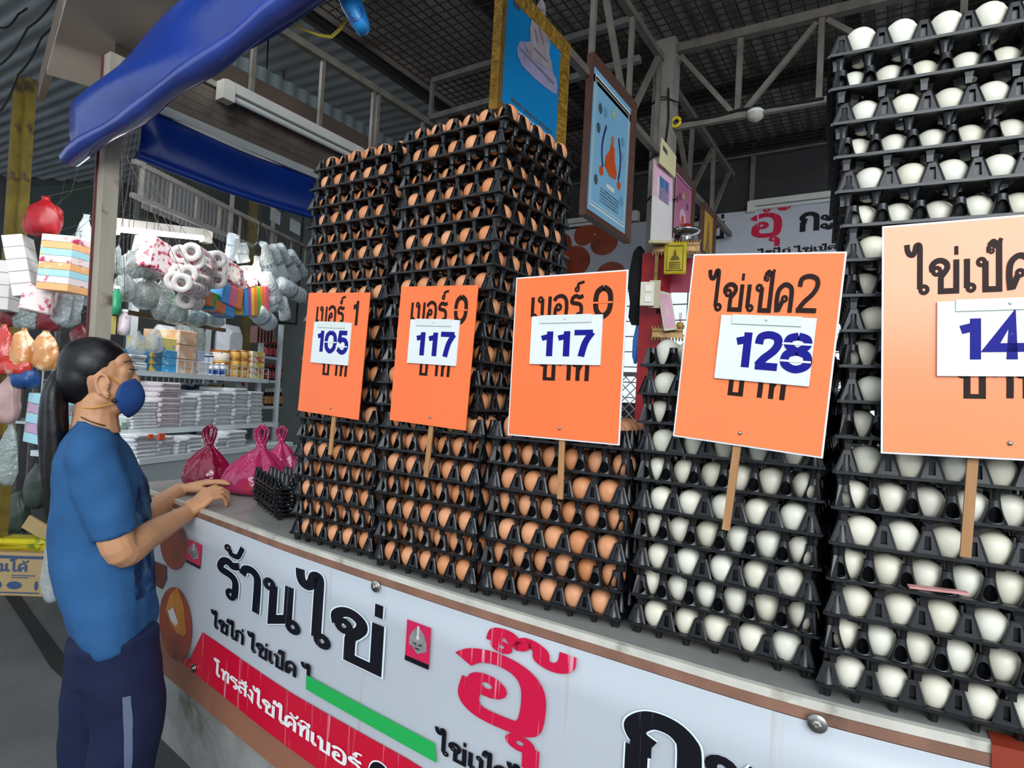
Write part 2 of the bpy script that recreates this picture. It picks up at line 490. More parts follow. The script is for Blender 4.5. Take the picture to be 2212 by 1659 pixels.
# roller shutter housing, its light fixture, white strip
t = thing('shutter_housing', 'dusty ribbed roller shutter housing along the stall side', 'shutter', (xa, 1.0, 2.4))
mb = MB()
for k in range(9):
    z = 2.415 + k * .0165
    mb.bar((xa + .004 * (k % 2), .1, z), (xa + .004 * (k % 2), 3.4, z), .05 - .012 * (k % 2), .0165)
obj('slats', mb, M('shutter_brown', '#675c52', .6, var=.4, vs=8, dirt=('#2e2824', 6, .6)), t)
obj('channel', MB().bar((xa, .1, 2.572), (xa, 3.4, 2.572), .075, .022), M('galvanised', '#aaa59a', .5, var=.4, vs=9), t)
obj('bottom_rail', MB().bar((xa + .005, .1, 2.388), (xa + .005, 3.4, 2.388), .05, .034), M('pale_rail', '#b4b8b4', .5, var=.15), t)
pw = MB(); corrugated(pw, (-1.32, .15, 2.5), (0, 3.2, 0), (0, 0, .38), 4, .004, (1, 0, 0))
struct('wall_side', pw, M('brown_board', '#5b4d43', .8, var=.3, vs=3, streak=True))
pw = MB(); corrugated(pw, (-1.33, .15, 2.88), (0, 3.2, 0), (0, 0, .07), 40, .008, (1, 0, 0))
struct('trim_5', pw, M('pale_corrugated', '#6f7a7c', .5, var=.2))
def tube_light(name, label, p, q, lit, group=None):
    p, q = V(p), V(q); d = (q - p).normalized()
    t = thing(name, label, 'light', p, group=group)
    obj('fixture', MB().bar(p + V((0, 0, .035)), q + V((0, 0, .035)), .045, .04), M('white_enamel', '#d5d4cb', .4, var=.12), t)
    for e, s in ((p, 1), (q, -1)): obj('end_cap', MB().box(e + d * (.012 * s) + V((0, 0, .012)), (.05, .05, .075)), M('cap_plastic', '#d3cfc2', .4), t)
    obj('lamp_tube', MB().tube([p + d * .03, q - d * .03], .013, 10), M('tube_lit', '#f2f7ff', .4, emit=9.) if lit else M('tube_unlit', '#cfd2d0', .15), t)
    return t
a, b = onX(478, 248, xa + .06), onX(735, 352, xa + .06)
tube_light('fluorescent_light', 'unlit fluorescent batten fixed along the roller shutter', (xa + .06, a.y, 2.535), (xa + .06, b.y + .12, 2.535), False)
a = onY(1620, 443, BY - .04); tube_light('fluorescent_light', 'unlit fluorescent batten above the banner on the back wall', (a.x, BY - .04, a.z - .03), (a.x + .95, BY - .04, a.z - .03), False)
a = onY(1300, 497, BY - .1); tl_ = tube_light('fluorescent_light', 'dim batten above printed eggs at the rear, right of tall stack', (-1.3, BY - .04, 2.86), (-.42, BY - .04, 2.86), False)

# ---------------------------------------------------------------- blue tarpaulins
m_tarp = M('blue_tarp', '#0a3590', .30, var=.25, vs=4, bump=.12, bs=9, spec=.6)
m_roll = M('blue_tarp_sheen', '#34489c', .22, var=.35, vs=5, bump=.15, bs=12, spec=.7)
def tarp_front():
    rows = []
    X0, X1 = -1.13, 1.1
    for j in range(13):
        t = j / 12; row = []
        for i in range(41):
            s = i / 40; x = X0 + (X1 - X0) * s
            zb = 2.165 + (x + 1.1) * .155; zt = 2.40 + (x + 1.1) * .27
            y = -.0 - .05 * math.sin(t * PI * .9) - .012 * math.sin(7 * s + 3 * t) - .008 * math.sin(23 * s + 9 * t)
            row.append(V((x, y, zb + (zt - zb) * t)))
        rows.append(row)
    mb = MB(); mb.loft(rows, False, False, True)
    return mb
t = thing('tarpaulin', 'blue tarpaulin awning along the stall front, bottom rolled up', 'tarpaulin', (-1.1, 0, 2.2))
o = obj('sheet', tarp_front(), m_tarp, t, recalc=False); mod(o, 'SOLIDIFY', thickness=.004)
path = [V((-1.15 + 2.25 * i / 30, -.035 - .006 * math.sin(i * .9), 2.165 + .155 * (-.05 + 2.25 * i / 30) + .004 * math.sin(i * .6))) for i in range(31)]
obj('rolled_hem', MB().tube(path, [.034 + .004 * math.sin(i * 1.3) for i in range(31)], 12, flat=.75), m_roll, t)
rows = []
for j in range(9):
    tt = j / 8
    rows.append([V((xa + .01 + .035 * math.sin(tt * 2.6) + .006 * math.sin(i * .8), .1 + 3.2 * i / 40, 2.375 - .185 * tt - .012 * math.sin(i * .35))) for i in range(41)])
t = thing('tarpaulin', 'blue tarpaulin strip hanging under the roller shutter housing', 'tarpaulin', (xa, 1, 2.3))
o = obj('sheet', MB().loft(rows, False, False, True), m_tarp, t, recalc=False); mod(o, 'SOLIDIFY', thickness=.004)
obj('hem', MB().tube([(xa + .03, .1 + 3.2 * i / 20, 2.192 - .012 * math.sin(i * .7)) for i in range(21)], .016, 8), m_tarp, t)

# beige soffit of the awning outside the tarpaulin, wires strung beside it
zs = 2.72
q = [onZ(u, v, zs) for u, v in ((100, 160), (205, 190), (470, -60), (160, -60))]
mb = MB().prism([(p.x, p.y) for p in q], lambda x, y, k: V((x, y, k)), zs, zs + .03)
struct('ceiling_2', mb, M('beige_board', '#9a8f82', .7, var=.2, vs=2))
q = [onZ(u, v, 2.9) for u, v in ((100, 160), (170, -60), (140, -60), (85, 160))]
struct('trim_6', MB().prism([(p.x, p.y) for p in q], lambda x, y, k: V((x, y, k)), 2.76, 2.9), M('brown_edge', '#6d5c4f', .7))
wires = [((0, 140), (60, 60), (130, -20)), ((0, 60), (40, 30), (90, -30)), ((0, 240), (40, 160), (90, 80), (150, 0))]
for k, w in enumerate(wires):
    pts = [dep(u, v, 3.4 + .12 * k) for u, v in w]
    pts = [V((a, b, c)) for a, b, c in [tuple(p) for p in pts]]
    fine = []
    for i in range(len(pts) - 1):
        for j in range(6): fine.append(pts[i].lerp(pts[i + 1], j / 6) - V((0, 0, .03 * math.sin(PI * j / 6))))
    obj('overhead_wire', MB().tube(fine + [pts[-1]], .006, 5), m_dark, loc=pts[0], label='thin dark wires strung below the shade roof at the upper left', cat='wire', group='overhead wires')
m_yel = M('yellow_rust', '#7d6a1c', .7, var=.5, vs=7, dirt=('#33291c', 9, .55))
for k, (u0, u1, lab) in enumerate(((24, 38, 'rusty yellow steel post at the shop edge, the outer one'), (50, 62, 'rusty yellow steel post at the shop edge, the inner one'))):
    a = dep((u0 + u1) / 2, 320, 3.9); b = dep((u0 + u1) / 2 - 12, 640, 3.9)
    obj('steel_post', MB().bar((b.x, b.y, 0), (a.x, a.y, 3.3), .05), m_yel, loc=(b.x, b.y, 0), label=lab, cat='post', group='yellow posts')
# ================================================================ counter and its banner
ZC = 1.0015
EDGE = [(-1.12, .217), (-.727, .172), (-.485, .142), (-.2, .108), (-.015, .083), (.3, .056), (.637, .033), (.971, .022), (1.20, .012), (1.33, .022), (1.47, .045), (1.9, .12)]
def ey(x):
    for (a, b), (c, d) in zip(EDGE, EDGE[1:]):
        if x <= c: return b + (d - b) * (x - a) / (c - a)
    return EDGE[-1][1]
def efine(n=64, x0=-1.10, x1=1.9):
    xs = sorted([x0 + (x1 - x0) * i / n for i in range(n + 1)] + [1.444, -.02])
    return [(x, sum(ey(x + d) for d in (-.1, -.05, 0, .05, .1)) / 5) for x in xs]
EF = efine()
def fy(x):
    return sum(ey(x + d) for d in (-.1, -.05, 0, .05, .1)) / 5
def onF(u, v, off=0.):
    """where the photograph's pixel meets the counter front"""
    y = .05
    for _ in range(12):
        p = onY(u, v, y); y = fy(p.x) + off
    return p
m_lam = M('grey_laminate', '#8d8c88', .42, var=.2, vs=5, dirt=('#6d6a62', 7, .63))
m_trimw = M('dirty_white_trim', '#c9c6ba', .5, var=.25, vs=12, dirt=('#8b8577', 14, .6))
m_ply = M('plywood_edge', '#8a6350', .7, var=.3, vs=15, dirt=('#4d382e', 12, .6))
m_brown = M('brown_panel', '#9a674f', .55, var=.2, vs=4, dirt=('#7c4f3b', 6, .62))
t = ctr = thing('counter', 'long grey topped counter with curved front carrying all the egg trays', 'counter', (.4, .4, 0))
def strip(z0, z1, o0, o1, xs=EF):
    """a band that follows the front edge; o0 / o1 = distance behind the edge line (negative sticks out)"""
    return MB().loft([[V((x, y + o0, z0)), V((x, y + o0, z1)), V((x, y + o1, z1)), V((x, y + o1, z0))] for x, y in xs], True, True, False)
obj('worktop', MB().loft([[V((x, y + .004, ZC - .016)), V((x, y + .004, ZC)), V((x, .86, ZC)), V((x, .86, ZC - .016))] for x, y in EF], True, True, False), m_lam, t)
left = [e for e in EF if e[0] <= -.02]; right = [e for e in EF if -.02 <= e[0] <= 1.444]
for e in (left, right):
    obj('edge_strip', strip(ZC - .011, ZC + .0015, -.006, .006, e), m_trimw, t, label='worn off-white edging strip')
    obj('wood_strip', strip(ZC - .026, ZC - .0112, -.009, .004, e), m_ply, t, label='brown plywood edge')
obj('corner_cover', strip(ZC - .03, ZC + .0025, -.012, .03, [e for e in EF if e[0] >= 1.444]), M('red_brown_cover', '#8b3420', .4, var=.2), t, label='red-brown cover on the worktop corner')
obj('front_panel', strip(.40, ZC - .016, .018, .04), m_brown, t)
obj('plinth', MB().loft([[V((x, y + .16 - .03 * (x > .6), 0)), V((x, y + .10, .44)), V((x, .8, .44)), V((x, .8, 0))] for x, y in EF], True, True, False), m_conc, t, label='rough grey concrete base')
# cross wall inside the counter keeps the top up
obj('rear_panel', MB().box((.3, .83, .70), (3.0, .03, .56)), m_brown, t)

m_ban = M('banner_vinyl', '#b3b8be', .35, var=.06, vs=2, dirt=('#a79f9a', 5, .66, (6, 6, .25)), spec=.4)
m_red = M('banner_red', '#c3082e', .35, dirt=('#d8a5b4', 26, .62, (3, 3, .10)))
m_redl = M('letter_red', '#c40a3c', .35, dirt=('#dfaebb', 30, .60, (3, 3, .12)))
m_ink = M('banner_black', '#0e0d16', .4, spec=.3, dirt=('#6a6a78', 30, .66, (3, 3, .10)))
m_halo = M('banner_halo', '#dbe8ee', .4)
m_white = M('white_print', '#e9e6e6', .4)
def F(x, z, off=0.): return V((x, fy(x) - off, z))
zt = ZC - .0265
def zbot(x):   # lower hem of the banner
    pts = [(-1.25, .545), (-.62, .528), (-.5, .514), (.3, .503), (1.9, .45)]
    for (a, b), (c, d) in zip(pts, pts[1:]):
        if x <= c: return b + (d - b) * (x - a) / (c - a)
    return .42
ban = thing('banner', 'grey shop banner with large Thai lettering fixed along the counter front', 'banner', (.3, fy(.3), .5))
rows = []
xs = [-1.0 + 2.9 * i / 80 for i in range(81)]
for j in range(7):
    k = j / 6
    rows.append([F(x, zt + (zbot(x) - zt) * k, .0095 + .001 * math.sin(9 * x + 4 * k) * k) for x in xs])
o = obj('sheet', MB().loft(rows, False, False, True), m_ban, ban, recalc=False); mod(o, 'SOLIDIFY', thickness=.001)
def bt(text, x0, x1, z, h, w, mat, halo=0., name='lettering', off=.0165, gap=0.):
    L = sum(GL[c][0] / 100 + (gap if GL[c][0] else 0) for c in text)
    k = (x1 - x0) / L
    if halo:
        m2 = MB(); lettering(m2, text, lambda x, y: F(x0 + x * k, z + y * h, off - .0009), w + halo, gap); obj(name + '_outline', m2, m_halo, ban, recalc=False)
    mb = MB(); lettering(mb, text, lambda x, y: F(x0 + x * k, z + y * h, off), w, gap)
    return obj(name, mb, mat, ban, recalc=False)
def patch(poly, off, mat, name, label=None):
    """a printed shape on the banner; poly in (X, z), cut into strips so that it follows the curve"""
    bm = bmesh.new()
    f = bm.faces.new([bm.verts.new((x, 0, z)) for x, z in poly])
    bmesh.ops.triangulate(bm, faces=[f])
    xa_, xb_ = min(p[0] for p in poly), max(p[0] for p in poly)
    for i in range(1, int((xb_ - xa_) / .05) + 1):
        bmesh.ops.bisect_plane(bm, geom=bm.verts[:] + bm.edges[:] + bm.faces[:], plane_co=(xa_ + .05 * i, 0, 0), plane_no=(1, 0, 0))
    for v in bm.verts: v.co.y = fy(v.co.x) - off
    mb = MB(); bm.verts.index_update()
    mb.add([v.co.copy() for v in bm.verts], [[v.index for v in f.verts] for f in bm.faces])
    bm.free()
    return obj(name, mb, mat, ban, recalc=False, label=label)
def ell(cx, cz, rx, rz, n=36, a0=0., a1=2 * PI): return [(cx + rx * math.cos(a0 + (a1 - a0) * i / n), cz + rz * math.sin(a0 + (a1 - a0) * i / n)) for i in range(n + (1 if a1 - a0 < 6 else 0))]
O0 = .0150
# red band with the white bulge at its left end
band = [(-.405, .648), (-.40, .61), (-.42, .575), (-.46, .549), (-.51, .536), (-.53, zbot(-.53) + .001)] + [(x, zbot(x) + .001) for x in (-.5, -.2, .3, 1.0, 1.88)] + [(1.88, .60), (.8, .633), (.5, .645), (.1, .64)]
patch(band, O0, m_red, 'red_band', 'deep red band along the bottom')
m_eggp = M('printed_egg', '#a5472c', .35, var=.5, vs=7)
m_eggd = M('printed_egg_shade', '#6d2a1c', .35, var=.3, vs=9)
m_yolk = M('printed_yolk', '#d9892b', .35, var=.35, vs=20)
patch(ell(-.655, .862, .105, .080), O0, m_eggp, 'egg_picture', 'printed brown egg')
patch(ell(-.60, .62, .125, .112), O0, m_eggp, 'egg_picture', 'printed broken egg with yolk')
patch([(-.675, .645), (-.65, .70), (-.60, .735), (-.55, .70), (-.512, .615), (-.53, .60), (-.58, .595), (-.63, .61)], O0 + .0006, m_yolk, 'egg_yolk', 'orange yolk inside the printed shell')
patch([(-.655, .645), (-.62, .665), (-.575, .63), (-.59, .612), (-.63, .622)], O0 + .0011, m_white, 'yolk_shine')
patch([(-.82, .775), (-.70, .782), (-.69, .74), (-.72, .70), (-.80, .70)], O0, m_eggd, 'egg_picture', 'printed crushed shells')
bt('ร้านไข่', -.335, .43, .788, .106, .19, m_ink, .05)
bt('อุ๊', .626, .846, .800, .115, .20, m_redl)
bt('กะ', .978, 1.20, .795, .112, .23, m_ink, .04)
bt('ไข่ไก่ ไข่เป็ด ไ', -.345, .175, .684, .031, .22, m_ink)
bt('ไข่เป็ดไข่', .585, .84, .692, .031, .22, m_ink)
bt('โทรสั่งไข่ได้ที่เบอร์', -.315, .37, .556, .029, .20, m_white)
patch(ell(.425, .578, .038, .03), O0 + .0008, m_white, 'circle_edge')
patch(ell(.425, .578, .034, .027), O0 + .0014, m_ink, 'circle', 'black printed circle')
m_tape = M('green_tape', '#1fa64e', .4)
patch([(.150, .706), (.15, .672), (.586, .671), (.578, .706)], .0185, m_tape, 'tape', 'green tape over a line of writing')
m_pink = M('sticker_pink', '#c41c4c', .35); m_grey = M('emblem_grey', '#8d8b8a', .35, var=.4, vs=60); m_lgrey = M('emblem_pale', '#c9c6c2', .4)
def sticker(x0, x1, z0, z1):
    w, h = x1 - x0, z1 - z0
    P = lambda l: [(x0 + a * w, z0 + b * h) for a, b in l]
    patch(P([(0, 0), (1, 0), (1, 1), (0, 1)]), .0170, m_pink, 'sticker', 'crimson sticker with a grey pointed emblem')
    patch(P([(0, 0), (1, 0), (1, .12), (0, .12)]), .0174, m_ink, 'sticker_strip')
    patch(P([(.14, .42), (.3, .40), (.5, .26), (.72, .34), (.88, .40), (.86, .6), (.74, .78), (.5, .93), (.26, .78), (.14, .6)]), .0175, m_grey, 'emblem', 'grey leaf shaped emblem')
    patch(P([(.46, .70), (.54, .70), (.54, .94), (.46, .94)]), .0179, m_lgrey, 'emblem_mark')
    patch([(x0 + (.5 + .06 * math.cos(a)) * w, z0 + (.66 + .06 * math.sin(a)) * h) for a in [i * PI / 6 for i in range(12)]], .0180, m_lgrey, 'emblem_mark')
    for q in ([(.32, .52), (.46, .50), (.46, .47), (.32, .49)], [(.54, .50), (.68, .52), (.68, .49), (.54, .47)], [(.4, .40), (.6, .40), (.58, .37), (.42, .37)]): patch(P(q), .0180, m_ink, 'emblem_mark')
sticker(-.546, -.446, .828, .902)
sticker(.480, .549, .842, .926)
m_chrome = M('bolt_steel', '#b8b5ad', .3, 1., var=.3, vs=40)
for x, z in ((.379, .972), (1.253, .979), (-.441, .53), (-1.0, .97)):
    n = V((0, -1, 0)); c = F(x, z, .017)
    R = Matrix.Rotation(PI / 2, 3, 'X')
    s_ = obj('washer', MB().lathe([(.004, .0), (.0125, .0), (.0135, .002), (.012, .004), (.004, .004)], 16, c, R), m_chrome, ban, label='steel washer')
    obj('bolt_head', MB().lathe([(.0062, .003), (.0062, .008), (.0035, .009), (.003, .006)], 6, c, R, False), m_chrome, s_)
# ================================================================ egg trays and eggs
TW, TP, Z0 = .296, .0503, .0195
XP = [.0152 + .0531 * i for i in range(6)]            # plates along the five-egg edge
XE = [(a + b) / 2 for a, b in zip(XP, XP[1:])]
YE = [.0285 + .0478 * j for j in range(6)]
YC = [.0145] + [(a + b) / 2 for a, b in zip(YE, YE[1:])] + [TW - .0145]
def plate(mb, fn):
    """a flat half pyramid with a slot, standing on the rim; fn(x, y, z): y runs inwards"""
    b, t, h, s = .0172, .0066, .0310, .0044
    out = [(-b, 0), (b, 0), (t, h), (-t, h)]; inn = [(-s, .006), (s, .006), (s * .8, .024), (-s * .8, .024)]
    yo = lambda z: .003 + .0035 * z / h
    A = [fn(x, yo(z), z) for x, z in out]; B = [fn(x, yo(z), z) for x, z in inn]
    mb.add(A + B, [(0, 1, 5, 4), (1, 2, 6, 5), (2, 3, 7, 6), (3, 0, 4, 7)])
    C = [fn(x, y, z) for x, y, z in ((-b * .55, .0125, 0), (b * .55, .0125, 0), (t * .8, .0115, h), (-t * .8, .0115, h))]
    D = [fn(x, yo(z) + .004, z) for x, z in inn]
    mb.add(A + C, [(1, 5, 6, 2), (0, 3, 7, 4), (2, 6, 7, 3), (4, 7, 6, 5)])
    mb.add(B + D, [(0, 1, 5, 4), (1, 2, 6, 5), (2, 3, 7, 6), (3, 0, 4, 7)])
    # raised lips at both edges of the plate
    for sg in (-1, 1):
        mb.add([fn(sg * b, .003, 0), fn(sg * (b - .003), .0015, 0), fn(sg * (t - .002), .005, h), fn(sg * t, .0065, h)], [(0, 1, 2, 3)])
def cone(mb, fn, r0=.0160, r1=.0070, h=.0310, hole=True):
    """a round post with an oval hole towards the outside (y = 0 side)"""
    nu, nv = 20, 8
    P = {}
    def pt(u, v):
        z = v * h; k = v
        r = r0 + (r1 - r0) * (1 - (1 - k) ** 1.6)
        return (math.sin(u) * r, -math.cos(u) * r * .86, z)
    vs, fs = [], []
    for j in range(nv + 1):
        for i in range(nu):
            u, v = 2 * PI * i / nu, j / nv
            uu = (u + PI) % (2 * PI) - PI
            if hole:
                d = math.hypot(uu / .78, (v - .40) / .34)
                if .55 < d < 1.0: uu, v = uu / d, .40 + (v - .40) / d
            vs.append((fn(*pt(uu, v)), math.hypot(uu / .78, (v - .40) / .34) if hole else 9))
    for j in range(nv):
        for i in range(nu):
            q = (j * nu + i, j * nu + (i + 1) % nu, (j + 1) * nu + (i + 1) % nu, (j + 1) * nu + i)
            if hole and sum(vs[k][1] for k in q) / 4 < .97: continue
            fs.append(q)
    mb.add([p for p, d in vs], fs, True)
    mb.add([vs[nv * nu + i][0] for i in range(nu)], [tuple(range(nu))])
def tray_mesh():
    mb = MB()
    # cups: each cell a funnel down to a round hole
    xs = [0] + [(a + b) / 2 for a, b in zip(XE, XE[1:])] + [TW]
    ys = [0] + [(a + b) / 2 for a, b in zip(YE, YE[1:])] + [TW]
    for i in range(5):
        for j in range(6):
            x0, x1, y0, y1 = xs[i], xs[i + 1], ys[j], ys[j + 1]
            cx, cy = XE[i], YE[j]
            o = [(x0, y0), (cx, y0), (x1, y0), (x1, cy), (x1, y1), (cx, y1), (x0, y1), (x0, cy)]
            ring = lambda r, z: [V((cx + r * math.cos(-3 * PI / 4 + k * PI / 4), cy + r * math.sin(-3 * PI / 4 + k * PI / 4), z)) for k in range(8)]
            mb.loft([[V((a, b, 0)) for a, b in o], ring(.019, -.001), ring(.0158, -.0055), ring(.0150, -.0105)], True, False, False)
    # rim: a thin lip all round
    for (x0, y0, x1, y1) in ((0, 0, TW, 0), (TW, 0, TW, TW), (TW, TW, 0, TW), (0, TW, 0, 0)):
        mb.bar((x0, y0, -.0009), (x1, y1, -.0009), .006, .0042)
    # posts
    for x in XP:
        plate(mb, lambda a, b, c: V((x + a, b, c)))
        plate(mb, lambda a, b, c: V((x - a, TW - b, c)))
    for x in XP[1:-1]:
        for y in YC[1:-1]:
            mb.lathe([(.0165, 0), (.010, .016), (.0070, .0310)], 7, (x, y, 0), None, True)
    for y in YC:
        cone(mb, lambda a, b, c: V((.0145 + b, y - a, c)))
        cone(mb, lambda a, b, c: V((TW - .0145 - b, y + a, c)))
    # sockets hanging under the rim, over the posts of the tray below
    for k in range(7):
        for x, y in ((YC[k], .0145), (YC[k], TW - .0145)): mb.lathe([(.0056, -.0190), (.0062, -.0100), (.0098, -.0005)], 8, (x, y, 0), None, True)
    for k in range(6):
        for x, y in ((.009, XP[k]), (TW - .009, XP[k])): mb.lathe([(.0058, -.0190), (.0062, -.0100), (.0090, -.0005)], 4, (x, y, 0), Matrix.Rotation(PI / 4, 3, 'Z'), False)
    return mb
m_tray = M('tray_plastic', '#101114', .36, var=.35, vs=30, spec=.5, dirt=('#2b2927', 16, .66))
m_tray.node_tree.nodes['Principled BSDF'].inputs['Roughness'].default_value = .36
TRAY = tray_mesh().mesh('egg_tray', m_tray)
HALF = TW / 2
FLIP = Matrix.Translation((HALF, HALF, 0)) @ Matrix.Rotation(PI / 2, 4, 'Z') @ Matrix.Translation((-HALF, -HALF, 0))

def egg_prof(L, R, point):
    pr = []
    for k in range(13):
        a = PI * k / 12
        z = -math.cos(a)
        r = math.sin(a) * R * (1 + point * z)
        pr.append((max(r, 1e-4), (z + 1) / 2 * L))
    return pr
m_hen = M('hen_egg_shell', '#c88a60', .48, var=.14, vs=140, spec=.35, rnd=['#c58052', '#d29168', '#dba27b', '#ca885e', '#e2b28d', '#d69870'])
m_duck = M('duck_egg_shell', '#dcdccb', .4, var=.05, vs=60, spec=.4, rnd=['#dedccd', '#e3e0d4', '#cfe0cf', '#d9d6c2', '#e6e4da', '#d6e2d6', '#d8d2bd'], dirt=('#a9905e', 34, .69))
HEN = MB().lathe(egg_prof(.0518, .0228, .09), 18).mesh('hen_egg', m_hen)
DUCK = MB().lathe(egg_prof(.0520, .0228, .15), 18).mesh('duck_egg', m_duck)
SIGNN = {1: 'behind the 105 sign', 2: 'behind left 117 sign', 3: 'behind right 117 sign', 4: 'behind the 128 sign', 5: 'behind the 149 sign'}
STACK = {  # x, y, yaw, number of trays, shift of single trays along the front
 1: (.000, .0905, .000, 20, [.006, .003, 0, -.002, -.001, 0, 0, .006, .004, .002, 0, -.002, -.003, -.005, -.007, -.008, -.010, -.012, -.008, .004]),
 2: (.328, .066, -.027, 20, [.003, .001, 0, -.002, -.003, 0, .002, -.018, -.016, -.013, -.010, -.007, 0, .002, .007, .007, .007, .007, .012, .016]),
 3: (.640, .0573, .050, 7, [-.006, -.003, .001, .002, -.001, .002, 0]),
 4: (.942, .078, -.012, 10, [.002, .006, .005, .004, .003, .003, .003, .002, .001, .003]),
 5: (1.250, .030, .10, 19, [-.002, .003, .005, .007, .008, .009, .010, .011, .012, .012, .011, .009, .007, .005, -.002, -.007, -.012, -.016, -.019]),
}
hen_left = MB()
def join_egg(mb, prof, m, n=10):
    mb.lathe(prof, n, m.translation, m.to_3x3())
ne = {'hen': 0, 'duck': 0}
def place_egg(kind, m, label, group):
    ne[kind] += 1
    o = bpy.data.objects.new(kind + '_egg', HEN if kind == 'hen' else DUCK)
    COL.objects.link(o); o.matrix_world = m
    return tag(o, label, 'egg', group)
HP = egg_prof(.0518, .0228, .09)
rng = random.Random(3)
SIGNBOX = {1: (.045, .30, 1.33, 1.64), 2: (.37, .61, 1.33, 1.63), 3: (.69, .93, 1.33, 1.64), 4: (1.03, 1.26, 1.35, 1.64), 5: (1.31, 1.53, 1.36, 1.65)}
TOP = {}
for s in (1, 2, 3, 4, 5):
    x0, y0, yaw, n, jit = STACK[s]
    kind = 'hen' if s <= 3 else 'duck'
    colr = 'brown' if s <= 3 else 'white'
    B = Matrix.Translation((x0, y0, ZC + Z0)) @ Matrix.Rotation(yaw, 4, 'Z')
    wx = .945 if s == 5 else 1.   # this pile is of slightly smaller trays
    for k in range(n):
        sx, sy = jit[k], rng.uniform(-.003, .003) + (.004 if k > 6 and s < 3 else 0)
        T = B @ Matrix.Translation((sx, sy, k * TP)) @ Matrix.Translation((HALF, HALF, 0)) @ Matrix.Rotation(rng.uniform(-.006, .006), 4, 'Z') @ Matrix.Translation((-HALF, -HALF, 0))
        even = k % 2 == 0
        if wx != 1: T = T @ Matrix.Diagonal((wx, wx, 1, 1))
        Tm = T if even else T @ FLIP
        pos = '%s tray up' % ORD[k + 1] if k < n - 1 else 'topmost tray'
        tr = bpy.data.objects.new('egg_tray', TRAY); COL.objects.link(tr); tr.matrix_world = Tm
        tag(tr, 'black plastic tray of %s eggs, %s in the stack %s' % (colr, pos, SIGNN[s]), 'egg tray', 'loaded egg trays')
        cx, cy = (XE, YE) if even else ([TW - y for y in YE][::-1], XE)
        for j, y in enumerate(cy):
            for i, x in enumerate(cx):
                top = k == n - 1
                side = s == 2 and k >= 7 and i == len(cx) - 1
                if not (j == 0 or top or side or j == 1 or (s == 1 and i == 0)): continue
                tilt = Matrix.Rotation(rng.uniform(-.10, .10), 4, 'X') @ Matrix.Rotation(rng.uniform(-.10, .10), 4, 'Y') @ Matrix.Rotation(rng.uniform(0, 6), 4, 'Z')
                sc = rng.uniform(.955, 1.0) * (.97 if s == 5 else 1)
                Em = T @ Matrix.Translation((x, y, -.0107)) @ Matrix.Diagonal((1 / wx, 1 / wx, 1, 1)) @ tilt @ Matrix.Diagonal((sc, sc, sc * (1.16 if top else 1), 1))
                p = Em.translation
                b = SIGNBOX[s]
                hid = j == 0 and not side and b[0] + .03 < p.x < b[1] - .03 and b[2] + .01 < p.z < b[3] - .05
                where = '%s from left' % ORD[i + 1] if i < len(cx) - 1 else 'right end'
                if s == 3 and top and j > 0: hid = i < 3
                if kind == 'hen':
                    if (j == 0 and not hid) or side or (top and (j <= 1 or i >= len(cx) - 2) and not hid):
                        if j == 0: lab = 'brown egg, %s at the front, %s, stack %s' % (where, pos, SIGNN[s])
                        elif side: lab = 'brown egg, %s back along the right side, %s, stack %s' % (ORD[j + 1], pos, SIGNN[s])
                        else: lab = 'brown egg, %s row back, %s, %s, stack %s' % (ORD[j + 1], where, pos, SIGNN[s])
                        place_egg('hen', Em, lab, 'brown hen eggs in trays')
                    else: join_egg(hen_left, HP, Em)
                else:
                    if j == 0: lab = 'white egg, %s at the front, %s, stack %s' % (where, pos, SIGNN[s])
                    elif j == 1 or (top and j == 2): lab = 'white egg, %s row back, %s, %s, stack %s' % (ORD[j + 1], where, pos, SIGNN[s])
                    else: continue
                    if j == 1 and not top and (i == 0 or (b[0] < p.x < b[1] and b[2] < p.z < b[3])): continue
                    place_egg('duck', Em, lab, 'white duck eggs in trays')
    TOP[s] = B
obj('hen_eggs', hen_left, M('hen_egg_plain', '#cb875d', .48, var=.25, vs=60, spec=.35), kind='stuff', label='brown eggs deeper inside the trays, seen through the gaps', cat='eggs', loc=(.4, .1, 1), recalc=False)
print('EGGS', ne)
